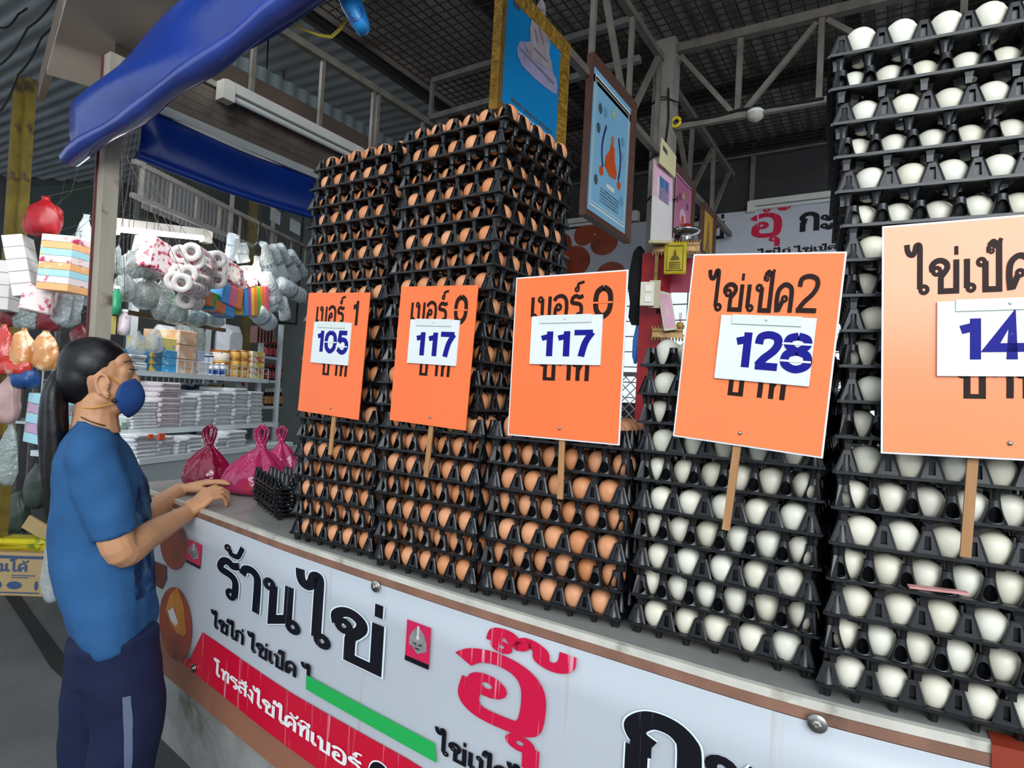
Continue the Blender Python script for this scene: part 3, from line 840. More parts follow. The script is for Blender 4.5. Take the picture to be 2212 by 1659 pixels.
# ================================================================ price signs
m_or = M('orange_card', '#f46f33', .22, var=.06, vs=6, spec=.5)
m_lam2 = M('laminate_edge', '#d9dadd', .2)
m_txt = M('sign_ink', '#23120d', .5, spec=.15)
m_num = M('number_blue', '#12127c', .5, spec=.15, dirt=('#4a4aa4', 60, .70))
m_card = M('price_card_white', '#d8dcdb', .35, var=.05)
m_clip = M('card_holder', '#cfd6cf', .3)
m_wood = M('stick_wood', '#b98654', .6, var=.35, vs=30, streak=True)
def sign(label, c, rx, up, w, h, head, num, hb, cd_, nb, bb, stick, border, rivet=.5, lean=0., bmat=None):
    """head/num: texts; hb = (x0, x1, baseline, letter height); cd_ = card box; nb = number box; bb = baht box - all as shares of the board"""
    bmat = bmat or m_or
    c = V(c); r = V(rx).normalized(); u = V(up); u = (u - r * u.dot(r)).normalized(); n = r.cross(u)
    if n.y > 0: n = -n
    t = thing('price_sign', label, 'price sign', c)
    def P(x, y, o): return c + r * ((x - .5) * w) + u * ((.5 - y) * h) + n * o
    def rect(x0, y0, x1, y1, o0, o1): 
        return MB().prism([(x0, y1), (x1, y1), (x1, y0), (x0, y0)], lambda x, y, k: P(x, y, k), o0, o1)
    if border:
        b = .012
        obj('laminate', rect(-b, -b * .7, 1 + b, 1 + b * .7, -.0018, .0), m_lam2, t, label='clear laminate margin')
    bd = obj('board', rect(0, 0, 1, 1, -.0012, .0008), bmat, t, label='orange card')
    def text(s, x0, x1, base, lh, w_, mat, o, name):
        L = sum(GL[q][0] / 100 * (1.35 if q.isdigit() and name == 'heading' else 1) for q in s) - .10
        mb = MB(); k = (x1 - x0) / L
        lettering(mb, s, lambda x, y: P(x0 + x * k, base - y * lh, o), w_)
        obj(name, mb, mat, t, recalc=False)
        xx = 0.; gb = MB(); thai = any(ord(q) > 200 for q in s)
        for q in s:
            kk = 1.35 if thai and q.isdigit() else 1.
            ad = GL[q][0] / 100 * kk
            for yy in {'0': (.47,), '8': (.74, .27), '9': (.62,), '5': (.30,)}.get(q, ()):
                gb.add([P(x0 + (xx + a) * k, base - yb * kk * lh, o + .0009) for a, yb in ((-.02, yy - .028), (ad - .02, yy - .028), (ad - .02, yy + .028), (-.02, yy + .028))], [(0, 1, 2, 3)])
            xx += ad
        if gb.f: obj('stencil_gap', gb, m_card if mat is m_num else bmat, t, recalc=False)
    if ' ' in head:
        text(head[:-2], hb[0], hb[0] + (hb[1] - hb[0]) * .66, hb[2], hb[3], .17, m_txt, .0012, 'heading')
        text(head[-1], hb[0] + (hb[1] - hb[0]) * (.80 if head[-1] == '0' else .86), hb[1], hb[2], hb[3] * 1.32, .19, m_txt, .0012, 'grade_number')
    else: text(head, hb[0], hb[1], hb[2], hb[3], .17, m_txt, .0012, 'heading')
    text('บาท', bb[0], bb[1], bb[2], .115, .17, m_txt, .0012, 'unit_lettering')
    k = obj('price_card', rect(*cd_, .0014, .0052), m_card, t, label='white flip card')
    x0, y0, x1, y1 = cd_
    obj('card_clip', rect(x0 + (x1 - x0) * .13, y0 - .004, x0 + (x1 - x0) * .86, y0 + .045, .0053, .0075), m_clip, k)
    obj('clip_stud', MB().ball(P((x0 + x1) / 2, y0 + .018, .0078), .0022, 8, 5), m_clip, k)
    text(num, nb[0], nb[1], nb[3], nb[3] - nb[1 + 1], .21, m_num, .0056, 'price_number')
    obj('rivet', MB().ball(P(rivet, .94, .001), .0032, 10, 6), m_chrome, t, label='small steel rivet')
    a, b = V(stick[0]), V(stick[1])
    obj('stick', MB().bar(a, b, .0115, .004, n), m_wood, t, label='thin wooden stick')
    return t
def stk(u0, v0, u1, v1, y, off=.006): return onY(u0, v0, y + off), onY(u1, v1, y + off)
hy = .048
sign('orange price sign reading 105 on the leftmost tall stack', (.175, hy, 1.485), (.22, 0, -.01), (-.03, 0, .3), .218, .298, 'เบอร์ 1', '105',
     (.16, .85, .262, .150), (.165, .245, .775, .585), (.235, .73, .315, .49), (.33, .75, .675), stk(733, 800, 713, 982, hy), False, .555)
sign('orange price sign reading 117 on the taller brown stack', (.4925, hy - .005, 1.483), (.21, 0, -.008), (-.036, 0, .295), .212, .298, 'เบอร์ 0', '117',
     (.16, .88, .266, .150), (.19, .245, .825, .565), (.275, .765, .335, .505), (.32, .74, .645), stk(945, 800, 920, 1030, hy - .005), False, .55)
sign('orange price sign reading 117 above the short brown stack', (.8125, hy - .008, 1.483), (.225, 0, 0), (-.014, 0, .3), .226, .302, 'เบอร์ 0', '117',
     (.15, .88, .268, .145), (.18, .25, .825, .55), (.265, .735, .345, .50), (.27, .72, .645), stk(1220, 800, 1210, 1078, hy - .008), True, .49)
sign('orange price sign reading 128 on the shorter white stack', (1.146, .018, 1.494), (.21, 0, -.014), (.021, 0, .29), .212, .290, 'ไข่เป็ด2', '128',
     (.145, .87, .30, .145), (.25, .325, .88, .665), (.36, .855, .41, .595), (.32, .73, .745), stk(1608, 850, 1568, 1145, .018), True, .47, bmat=M('orange_card_haze', '#f47d45', .22, var=.06, vs=6))  # paler orange: lens haze put into the card colour
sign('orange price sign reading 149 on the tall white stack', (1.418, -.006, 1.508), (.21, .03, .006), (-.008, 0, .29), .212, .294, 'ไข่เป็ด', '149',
     (.135, .72, .305, .145), (.27, .345, .96, .665), (.365, .85, .42, .595), (.37, .78, .755), stk(2112, 850, 2085, 1203, .0), True, .62, bmat=M('orange_card_haze_pale', '#f28a58', .22, var=.06, vs=6))  # stronger lens haze painted into this card's orange
# ================================================================ pictures, altar shelf, back of the stall
m_gold = M('gold_frame', '#b98a2c', .38, .55, var=.5, vs=45, bump=.6, bs=70)
m_bfr = M('brown_frame', '#5b382b', .5, var=.3, vs=25)
m_glass_blue = M('poster_blue', '#0f86c6', .25, var=.05)
m_pale = M('poster_pale_blue', '#86bcdc', .25, var=.08, vs=5)
m_cream2 = M('print_cream', '#dfe6dc', .35)
m_ink2 = M('print_grey', '#4b545c', .4)
def picture(name, label, y0, y1, z0, z1, fw, m_fr, m_in, x=.3, tilt=0., depth=.03, group=None):
    """a framed picture hanging in the plane x, facing +x"""
    t = thing(name, label, 'picture', (x, (y0 + y1) / 2, z0), group=group)
    def P(a, b, o): return V((x + o + tilt * (b), y0 + a * (y1 - y0), z0 + b * (z1 - z0)))
    ha, hb = fw / (y1 - y0), fw / (z1 - z0)
    mb = MB()
    for q in ([(0, 0), (1, 0), (1 - ha, hb), (ha, hb)], [(1, 0), (1, 1), (1 - ha, 1 - hb), (1 - ha, hb)], [(1, 1), (0, 1), (ha, 1 - hb), (1 - ha, 1 - hb)], [(0, 1), (0, 0), (ha, hb), (ha, 1 - hb)]):
        A = [P(a, b, depth) for a, b in q[:2]] + [P(a, b, depth * .55) for a, b in q[2:]]
        B = [P(a, b, 0) for a, b in q]
        mb.add(A + B, [(0, 1, 2, 3), (4, 7, 6, 5), (0, 4, 5, 1), (1, 5, 6, 2), (2, 6, 7, 3), (3, 7, 4, 0)])
    obj('frame', mb, m_fr, t)
    def flat(poly, o): return MB().add([P(a, b, depth * .5 + o) for a, b in poly], [tuple(range(len(poly)))])
    obj('print', MB().prism([(ha * .9, hb * .9), (1 - ha * .9, hb * .9), (1 - ha * .9, 1 - hb * .9), (ha * .9, 1 - hb * .9)], lambda a, b, k: P(a, b, k), .004, depth * .5), m_in, t)
    return t, flat, P
def ell2(cx, cy, rx, ry, n=20): return [(cx + rx * math.cos(2 * PI * i / n), cy + ry * math.sin(2 * PI * i / n)) for i in range(n)]
def scribble(t, P, depth, x0, x1, y, h, n, mat, o=.001, rg=random.Random(5)):
    """small illegible print: rows of short marks"""
    mb = MB(); x = x0
    while x < x1:
        w = (x1 - x0) / n * rg.uniform(.5, 1)
        mb.add([P(a, b, depth * .5 + o) for a, b in ((x, y), (x + w, y), (x + w, y + h * rg.uniform(.6, 1)), (x, y + h))], [(0, 1, 2, 3)])
        x += (x1 - x0) / n * 1.15
    obj('caption', mb, mat, t, recalc=False)
a = onX(1232, 97, .33); b = onX(1220, 345, .33); c = onX(1078, 230, .33)
t, flat, P = picture('framed_picture', 'gold framed blue picture of a seated statue above the egg stack', c.y - .01, b.y, b.z - .005, a.z + .0, .042, m_gold, m_glass_blue, .30)
m_stat = M('statue_print', '#b3a6ad', .35, var=.45, vs=22); m_stat2 = M('statue_base_print', '#a9a2c4', .35, var=.3, vs=30)
# plain seated figure on an oval pedestal
def zx(poly, o): return MB().add([onX(1060 + a / 3.19, b / 3.19, .3 + .015 + o) for a, b in poly], [tuple(range(len(poly)))])
obj('figure_print', zx([(318, 40), (335, 8), (352, -12), (370, 20), (380, 60), (378, 120), (370, 160), (385, 185), (402, 230), (408, 300), (402, 370), (420, 430), (428, 490), (400, 480), (340, 440), (280, 400), (250, 340), (244, 292), (272, 285), (270, 200), (285, 115), (310, 105), (322, 95)], .0024), m_stat, t, label='grey seated statue', recalc=False)
obj('pedestal_print', zx([(245, 285), (200, 285), (182, 330), (185, 385), (215, 450), (280, 520), (360, 590), (430, 640), (455, 650), (460, 600), (450, 540), (425, 490), (340, 440), (280, 400), (245, 340)], .0016), m_stat2, t, label='lilac oval pedestal', recalc=False)
m_fold = M('statue_shadow_print', '#8a7884', .4)
for q in ([(300, 200), (312, 200), (330, 290), (318, 296)], [(330, 190), (342, 190), (372, 300), (360, 306)], [(290, 330), (300, 322), (395, 420), (388, 432)], [(205, 340), (212, 334), (440, 570), (436, 582)], [(338, 60), (364, 62), (366, 74), (336, 72)]): obj('fold_print', zx(q, .0032), m_fold, t, recalc=False)
scribble(t, P, .03, .22, .84, .165, .03, 16, m_ink2); scribble(t, P, .03, .2, .86, .118, .018, 26, m_cream2); scribble(t, P, .03, .5, .88, .082, .015, 18, m_cream2)
scribble(t, P, .03, .72, .84, .62, .05, 3, m_ink2); scribble(t, P, .03, .18, .26, .86, .05, 3, m_ink2)
a = onX(1288, 105, .33); b = onX(1372, 228, .33); c = onX(1262, 468, .33); d = onX(1367, 522, .33)
t, flat, P = picture('framed_picture', 'brown framed pale blue certificate with an orange seated figure', (a.y + c.y) / 2, (b.y + d.y) / 2, (c.z + d.z) / 2, (a.z + b.z) / 2, .033, m_bfr, m_pale, .30)
m_robe = M('robe_orange', '#d8561f', .4, var=.2, vs=30); m_skin2 = M('print_skin', '#b9755a', .4); m_navy = M('print_navy', '#2a3358', .4); m_lime = M('print_lime', '#c3cf4a', .4)
def fr(x0, y0, x1, y1, w): return [[(x0, y0), (x1, y0), (x1, y0 + w), (x0, y0 + w)], [(x0, y1 - w), (x1, y1 - w), (x1, y1), (x0, y1)], [(x0, y0 + w), (x0 + w, y0 + w), (x0 + w, y1 - w), (x0, y1 - w)], [(x1 - w, y0 + w), (x1, y0 + w), (x1, y1 - w), (x1 - w, y1 - w)]]
mb = MB()
for q in fr(.11, .09, .89, .91, .012) + fr(.14, .115, .86, .885, .006): mb.add([P(x, y, .0162) for x, y in q], [(0, 1, 2, 3)])
obj('border_print', mb, m_cream2, t, recalc=False)
obj('robe_print', flat([(.38, .40), (.40, .47), (.48, .53), (.50, .58), (.58, .57), (.60, .48), (.66, .42), (.64, .37), (.5, .36)], .0014), m_robe, t, label='orange robe', recalc=False)
obj('head_print', flat(ell2(.53, .605, .035, .03), .0018), m_skin2, t, recalc=False)
for sx in (-1, 1):
    pts = [(.52 + sx * (.14 + .07 * math.sin(k * .33)), .66 - .035 * k) for k in range(9)]
    ribbon_ = MB(); ribbon(ribbon_, pts, .028, lambda x, y: P(x, y, .0166)); obj('garland_print', ribbon_, m_navy, t, recalc=False)
    obj('tassel_print', flat(ell2(.52 + sx * .20, .35, .045, .03), .0015), m_robe, t, recalc=False)
obj('crest_print', flat([(.49, .76), (.52, .83), (.55, .76)], .0015), m_lime, t, recalc=False)
obj('panel_print', flat([(.44, .27), (.62, .27), (.62, .30), (.44, .30)], .0015), m_cream2, t, recalc=False)
for y in (.235, .215, .195, .175, .155): scribble(t, P, .03, .32, .72, y, .010, 14, m_ink2)
for (cx, cy) in ((.24, .73), (.35, .74), (.76, .66), (.22, .27), (.80, .26), (.75, .56), (.22, .60)): obj('stamp_print', flat(ell2(cx, cy, .04, .035, 7), .0012), m_ink2 if cx < .3 else M('print_blue_grey', '#6b9cbb', .4), t, recalc=False)
# papers pinned to the post
def sheet(name, label, cat, corners, mat, mats=()):
    ps = [V(p) for p in corners]
    n = (ps[1] - ps[0]).cross(ps[3] - ps[0]).normalized()
    if n.dot(CAMP - ps[0]) < 0: n = -n
    t = thing(name, label, cat, ps[3])
    mb = MB(); mb.add([p for p in ps] + [p - n * .004 for p in ps], [(0, 1, 2, 3), (7, 6, 5, 4), (0, 4, 5, 1), (1, 5, 6, 2), (2, 6, 7, 3), (3, 7, 4, 0)])
    obj('sheet', mb, mat, t)
    def Q(a, b, o=.001): return ps[3].lerp(ps[2], a).lerp(ps[0].lerp(ps[1], a), b) + n * o
    return t, Q
m_pp = M('pink_paper', '#e0b3c6', .6, var=.1); m_wp = M('white_paper', '#dbd5d2', .6, var=.06); m_yp = M('cream_paper', '#d9cfa0', .6, var=.1)
t, Q = sheet('poster', 'white sheet with pink top and two blue figures, pinned on the post', 'poster', [dep(1413, 343, 2.74), dep(1453, 384, 2.84), dep(1451, 522, 2.84), dep(1406, 520, 2.74)], m_wp)
obj('pink_top', MB().add([Q(0, .55), Q(1, .62), Q(1, 1), Q(0, 1)], [(0, 1, 2, 3)]), m_pp, t, recalc=False)
obj('picture_print', MB().add([Q(.3, .55, .002), Q(.8, .53, .002), Q(.8, .86, .002), Q(.3, .86, .002)], [(0, 1, 2, 3)]), M('print_lilac', '#9a86ad', .5, var=.4, vs=40), t, recalc=False)
for a0 in (.34, .58): obj('figure_print', MB().add([Q(a0, .72, .003), Q(a0 + .16, .72, .003), Q(a0 + .18, .85, .003), Q(a0 - .02, .85, .003)], [(0, 1, 2, 3)]), M('print_blue', '#3a6ea8', .5), t, recalc=False)
obj('rolled_edge', MB().tube([Q(-.05, -.01), Q(1.05, -.01)], .008, 8), m_yp, t)
t, Q = sheet('calendar_sheet', 'cream paper sheet wired to the post above the pinned poster', 'paper', [dep(1430, 297, 2.72), dep(1461, 338, 2.82), dep(1459, 384, 2.82), dep(1425, 352, 2.72)], m_yp)
obj('mark_print', MB().add([Q(.1, .6), Q(.4, .55), Q(.4, .75), Q(.1, .8)], [(0, 1, 2, 3)]), m_ink2, t, recalc=False)
a = onX(1462, 352, .33); b = onX(1504, 398, .33); c = onX(1455, 500, .33)
t, flat, P = picture('framed_picture', 'brown framed pink certificate hanging behind the altar shelf', a.y, b.y, 2.26, (a.z + b.z) / 2, .03, m_bfr, M('poster_pink', '#c9779a', .3, var=.2, vs=9), .30)
mb = MB()
for q in fr(.12, .08, .88, .92, .02): mb.add([P(x, y, .0162) for x, y in q], [(0, 1, 2, 3)])
obj('border_print', mb, m_pp, t, recalc=False)
obj('robe_print', flat([(.4, .2), (.46, .45), (.56, .45), (.66, .2)], .0014), m_robe, t, recalc=False)
obj('halo_print', flat(ell2(.52, .42, .16, .12), .0010), m_pp, t, recalc=False)
obj('crest_print', flat([(.46, .68), (.52, .78), (.58, .68)], .0015), m_lime, t, recalc=False)
for cx, cy in ((.22, .6), (.35, .66), (.72, .62)): obj('stamp_print', flat(ell2(cx, cy, .06, .05, 7), .0012), M('print_plum', '#7b4a6a', .4), t, recalc=False)
a = onX(1524, 432, .33); b = onX(1549, 468, .33)
t, flat, P = picture('framed_picture', 'brown framed yellow picture furthest along the truss', a.y, b.y, 2.33, (a.z + b.z) / 2, .03, m_bfr, M('poster_yellow', '#d5a51c', .35, var=.15), .30)
obj('statue_print', flat([(.3, .12), (.42, .3), (.46, .62), (.52, .78), (.58, .62), (.62, .3), (.75, .12)], .0014), M('print_bronze', '#8a6f45', .4, var=.4, vs=30), t, recalc=False)

# altar shelves on the post
m_carv = M('carved_gilt', '#a8824a', .4, .4, var=.5, vs=50); m_crim = M('altar_crimson', '#a0153c', .5)
def altar(label, P0, P1, dpt, legs):
    P0, P1 = V(P0), V(P1)
    t = thing('altar_shelf', label, 'shelf', P0)
    r = (P1 - P0); r.z = 0; L = r.length; r.normalize(); b = V((-r.y, r.x, 0))
    if b.y < 0: b = -b
    z = P0.z
    obj('board', MB().prism([(0, 0), (L, 0), (L, dpt), (0, dpt)], lambda x, y, k: P0 + r * x + b * y + V((0, 0, k)), -.012, .0), m_carv, t)
    mb = MB(); n = int(L / .013)
    mb.prism([(0, 0), (L, 0), (L, .004), (0, .004)], lambda x, y, k: P0 + r * x + b * y + V((0, 0, k)), -.035, .006)
    for i in range(n + 1):
        c = P0 + r * (L * i / n)
        mb.lathe([(.0045, .005), (.0058, .012), (.0005, .022)], 5, c); mb.lathe([(.0005, -.056), (.005, -.044), (.0045, -.034)], 5, c)
    obj('carved_edge', mb, m_carv, t)
    if legs:
        for x in (.02, L - .02): obj('leg', MB().bar(P0 + r * x + b * .01 - V((0, 0, .02)), P0 + r * x + b * .01 - V((0, 0, legs)), .014), m_carv, t)
        obj('back_cloth', MB().prism([(.03, dpt - .01), (L - .02, dpt - .01), (L - .02, dpt), (.03, dpt)], lambda x, y, k: P0 + r * x + b * y + V((0, 0, k)), -legs, -.03), m_crim, t)
    return t, lambda x, y, z_=0: P0 + r * x + b * y + V((0, 0, z_))
p0, p1 = dep(1411, 528, 2.86), dep(1512, 528, 2.80); p1.z = p0.z
t, A1 = altar('upper gilt carved altar shelf with crimson back by the post', p0, p1, .16, .20)
p2 = dep(1409, 712, 2.86); p3 = dep(1475, 712, 2.82); p3.z = p2.z
t, A2 = altar('lower gilt carved shelf holding a leaning framed portrait sheet', p2, p3, .14, 0)
m_sil = M('silver_bowl', '#a9a9a6', .22, .9, var=.25, vs=30)
c = A1(.150, .06, .006)
t = thing('offering_stand', 'silver pedestal tray with red cloth on the upper altar shelf', 'offering tray', c)
obj('pedestal', MB().lathe([(.034, 0), (.030, .02), (.026, .045), (.034, .055)], 20, c), m_sil, t)
obj('dish', MB().lathe([(.03, .052), (.058, .062), (.068, .078), (.064, .078), (.05, .066), (.02, .062)], 24, c), m_sil, t)
obj('red_cloth', MB().lathe([(.046, .076), (.04, .09), (.022, .098), (.018, .104), (.002, .104)], 6, c), M('red_cloth', '#c11618', .5), t, label='folded red cloth')
m_cup = M('clear_cup', '#cfd4d6', .08, alpha=.45)
for k, x in enumerate((.050, .083)):
    obj('glass_cup', MB().lathe([(.012, .0), (.015, .032), (.0135, .032), (.011, .003)], 12, A1(x, .04, .006)), m_cup, loc=A1(x, .04, .006), label='small clear offering glass, %s, on upper altar shelf' % ('nearest its left end' if k == 0 else 'just left of the silver tray'), cat='glass', group='offering glasses')
obj('figurine', MB().lathe([(.014, 0), (.018, .02), (.012, .045), (.016, .06), (.01, .075), (.002, .082)], 10, A1(.105, .12, .006)), M('dark_bronze', '#3f3a33', .5, .4), loc=A1(.105, .12, .006), label='dark little figurine at the back of the upper altar shelf', cat='figurine')
# yellow printed cloth hanging over the shelf front
p = A1(.055, -.008, .0)
r_ = (A1(1, 0) - A1(0, 0)).normalized()
t = thing('prayer_cloth', 'yellow printed prayer cloth hanging from the upper altar shelf', 'cloth', p)
rows = [[p + r_ * (.10 * i / 8) + V((0, -.003 * math.sin(i + j * .5), .006 - .15 * j / 8)) for i in range(9)] for j in range(9)]
o = obj('cloth', MB().loft(rows, False, False, True), M('yellow_cloth', '#c9b21c', .7, var=.2, vs=20), t, recalc=False); mod(o, 'SOLIDIFY', thickness=.0015)
def C(x, y, o=.006): return p + r_ * (.10 * x) + V((0, -o, .006 - .15 * y))
m_ylw = M('cloth_print', '#5c5212', .7)
mb = MB()
for q in fr(.12, .10, .88, .90, .03): mb.add([C(x, y) for x, y in q], [(0, 1, 2, 3)])
mb.add([C(x, y) for x, y in ((.3, .56), (.35, .46), (.44, .42), (.45, .30), (.5, .22), (.55, .30), (.56, .42), (.65, .46), (.72, .56))], [tuple(range(9))])
for y in (.62, .68, .74, .80): mb.add([C(.25, y), C(.75, y), C(.75, y + .03), C(.25, y + .03)], [(0, 1, 2, 3)])
obj('print', mb, m_ylw, t, recalc=False)
# framed sheet leaning on the lower shelf, small gilt pot, switch box
q = [dep(1420, 626, 2.85), dep(1449, 634, 2.85), dep(1462, 712, 2.80), dep(1435, 715, 2.80)]
t, Q = sheet('framed_sheet', 'small cream framed pink sheet leaning on the lower altar shelf', 'picture frame', q, M('cream_frame', '#cdc6b0', .5))
obj('print', MB().add([Q(.12, .07, .002), Q(.88, .07, .002), Q(.88, .93, .002), Q(.12, .93, .002)], [(0, 1, 2, 3)]), M('pale_pink', '#dfa9bd', .5, var=.15, vs=20), t, recalc=False)
c = A2(.125, .05, .006)
t = thing('incense_pot', 'little gilt incense pot at the right of the lower altar shelf', 'pot', c)
obj('pot', MB().lathe([(.012, 0), (.021, .012), (.022, .022), (.014, .032), (.017, .036)], 14, c), M('ochre_pot', '#b08f2e', .4), t)
for k in range(3): obj('incense_stick', MB().tube([c + V((.002 * k - .002, 0, .03)), c + V((.006 * k - .006, 0, .085))], .0012, 5), m_crim, t)
p = dep(1398, 636, 2.80)
t = thing('switch_box', 'white surface mounted double switch box on the red part of post', 'switch', p)
bx = Matrix.Rotation(.35, 3, 'Z')
obj('box', MB().box(p, (.062, .04, .11), bx), M('switch_plastic', '#d9d2bd', .4), t)
for dz in (.024, -.024): obj('rocker', MB().box(p + bx @ V((.004, -.022, dz)), (.03, .008, .03), bx), M('switch_rocker', '#e6e2d6', .35), t)
obj('back_plate', MB().box(p + bx @ V((.034, .02, .005)), (.05, .012, .13), bx), M('beige_plate', '#b7a98c', .5), t)

# banner on the back wall
yb_ = BY - .03
t = thing('banner', 'white banner with eggs and Thai lettering high on the back wall', 'banner', (0, yb_, 2.33))
def Wm(x, z, o=0.): return V((x, yb_ - o, z))
obj('sheet', MB().prism([(-1.45, 2.34), (1.7, 2.30), (1.7, 2.80), (-1.45, 2.84)], lambda x, y, k: Wm(x, y, k), .0, .004), M('back_banner', '#b9bcc4', .5, var=.08), t)
def bt2(text, u0, v0, u1, h, w, mat):
    A = onY(u0, v0, yb_); B = onY(u1, v0, yb_)
    L = sum(GL[q][0] / 100 for q in text) - .12; k = (B.x - A.x) / L
    mb = MB(); lettering(mb, text, lambda x, y: Wm(A.x + x * k, A.z + y * h, .0065), w); obj('lettering', mb, mat, t, recalc=False)
bt2('ไข่', 1500, 520, 1562, .125, .2, m_ink); bt2('อุ๊', 1622, 513, 1684, .15, .2, m_redl); bt2('กะ', 1727, 502, 1798, .12, .22, m_ink)
bt2('ไข่ไก่ ไข่เป็ด', 1640, 552, 1805, .03, .2, m_ink)
for k, (u, v, rx, rz) in enumerate(((1215, 530, .09, .10), (1262, 508, .09, .09), (1305, 525, .12, .10), (1240, 565, .15, .13), (1320, 590, .12, .09), (1290, 492, .1, .05))):
    c = onY(u, v, yb_); obj('egg_picture', MB().add([Wm(c.x + rx * math.cos(a), c.z + rz * math.sin(a), .0055 + k * .0004) for a in [2 * PI * i / 24 for i in range(24)]], [tuple(range(24))]), m_eggp, t, recalc=False, label='printed brown egg')
c = onY(1370, 600, yb_); obj('red_corner', MB().add([Wm(c.x - .05, 2.335, .006), Wm(c.x + .12, 2.335, .006), Wm(c.x + .12, 2.60, .006), Wm(c.x + .06, 2.52, .006)], [(0, 1, 2, 3)]), m_red, t, recalc=False)
# chain-link fence under the window, jacket, blue bag, white box beyond the short stack
yf = 3.1
t = thing('chain_link_fence', 'silver chain-link fence panel low at the back beyond the right 117 sign', 'fence', (-.2, yf, .6))
z0_, z1_ = 1.05, 1.62
mb = MB()
for i in range(26):
    x = -1.0 + i * .075
    mb.bar((x, yf, z0_), (x + (z1_ - z0_), yf, z1_), .006); mb.bar((x + (z1_ - z0_), yf + .008, z0_), (x, yf + .008, z1_), .006)
obj('links', mb, M('galvanised_wire', '#9a9a96', .4, .6), t, recalc=False)
obj('top_rail', MB().bar((-1.0, yf, z1_), (1.5, yf, z1_), .03), m_steeld, t)
for x in (-1.0, .25, 1.5): obj('rail_post', MB().bar((x, yf, 0), (x, yf, z1_), .035), m_steeld, t)
c = dep(1378, 600, 3.05)
rows = [[c + V((.045 * math.cos(a) * s, .03 * math.sin(a) * s, z)) for a in [2 * PI * i / 14 for i in range(14)]] for z, s in ((.16, .25), (.13, .7), (.05, 1), (-.05, 1.1), (-.13, .8), (-.2, .9), (-.24, .5))]
o = obj('jacket', MB().loft(rows, True, True, True), M('black_cloth', '#16171b', .9, var=.3, vs=20), loc=c, label='black jacket hanging on the left of the red post', cat='jacket')
c = dep(1374, 735, 3.05)
rows = [[c + V((.022 * math.cos(a) * s + .02 * (z + .2), .015 * math.sin(a) * s, z)) for a in [2 * PI * i / 10 for i in range(10)]] for z, s in ((.13, .15), (.08, .4), (0, 1), (-.08, .9), (-.12, .3))]
obj('carrier_bag', MB().loft(rows, True, True, True), M('bright_blue_bag', '#2f7fd6', .35), loc=c, label='bright blue carrier bag hanging low by the red post', cat='bag')
c = dep(1358, 852, 2.55)
t = thing('cash_scale', 'white boxy counter scale seen past the right edge of the right 117 sign', 'scale', (c.x, c.y, ZC))
bx = Matrix.Rotation(.3, 3, 'Z')
obj('body', MB().box((c.x, c.y, ZC + .14), (.14, .16, .28), bx, .9), M('scale_white', '#c9ccd0', .4, var=.1), t)
obj('pan', MB().box((c.x, c.y, ZC + .30), (.20, .2, .02), bx), m_sil, t)
obj('display', MB().box(V((c.x, c.y, ZC + .16)) + bx @ V((0, -.083, 0)), (.09, .01, .05), bx), m_ink2, t)
# rear table that carries it
obj('rear_table', MB().box((c.x + .1, c.y + .1, ZC - .02), (.9, .5, .04)).bar((c.x - .3, c.y + .3, 0), (c.x - .3, c.y + .3, ZC - .03), .04).bar((c.x + .5, c.y + .3, 0), (c.x + .5, c.y + .3, ZC - .03), .04).bar((c.x - .3, c.y - .1, 0), (c.x - .3, c.y - .1, ZC - .03), .04).bar((c.x + .5, c.y - .1, 0), (c.x + .5, c.y - .1, ZC - .03), .04), m_ply, loc=(c.x, c.y, 0), label='plain wooden rear table under the white scale', cat='table')
# ================================================================ the woman at the counter
FA = math.radians(24)
Fh = V((_r.x * math.cos(FA) - math.sin(YAW) * math.sin(FA), _r.y * math.cos(FA) + math.cos(YAW) * math.sin(FA), 0)).normalized()
Rh = V((Fh.y, -Fh.x, 0))
WB = dep(228, 1100, 1.70)
def Wp(u, v, s=0.): return onP(u, v, WB + Rh * s, Rh)
PM = Matrix(((Fh.x, -Rh.x, 0, WB.x), (Fh.y, -Rh.y, 0, WB.y), (0, 0, 1, 0), (0, 0, 0, 1)))
per = thing('person', 'woman in blue t-shirt, dark tracksuit bottoms and blue mask, hands resting on counter', 'person', mat=PM)
Zu = V((0, 0, 1))
def ering(c, a, b, n=24, p=2.3):
    out = []
    for k in range(n):
        t_ = 2 * PI * k / n
        x, y = math.cos(t_), math.sin(t_)
        r = (abs(x) ** p + abs(y) ** p) ** (-1 / p)
        out.append(c + a * (x * r) + b * (y * r))
    return out
def lring(bk, ft, w, n=24, p=2.3):
    B, Ff = Wp(*bk), Wp(*ft)
    return ering((B + Ff) / 2, (Ff - B) / 2, Rh * w, n, p)
TORSO = [((176, 902), (243, 921), .064), ((168, 912), (250, 934), .085), ((154, 930), (258, 950), .106), ((140, 952), (272, 972), .142), ((126, 987), (288, 1000), .164), ((117, 1040), (314, 1042), .170), ((112, 1110), (327, 1110), .166), ((114, 1180), (330, 1180), .166), ((122, 1240), (333, 1232), .174), ((134, 1288), (335, 1272), .184), ((158, 1344), (336, 1318), .188), ((194, 1386), (336, 1346), .184)]
def ellip(mb, c, rf, rs, rz, tilt=0., n=20, m=14):
    B = Matrix(((Fh.x, Rh.x, 0), (Fh.y, Rh.y, 0), (0, 0, 1))) @ Matrix.Rotation(tilt, 3, 'Y')
    mb.ball(c, (rf, rs, rz), n, m, B)
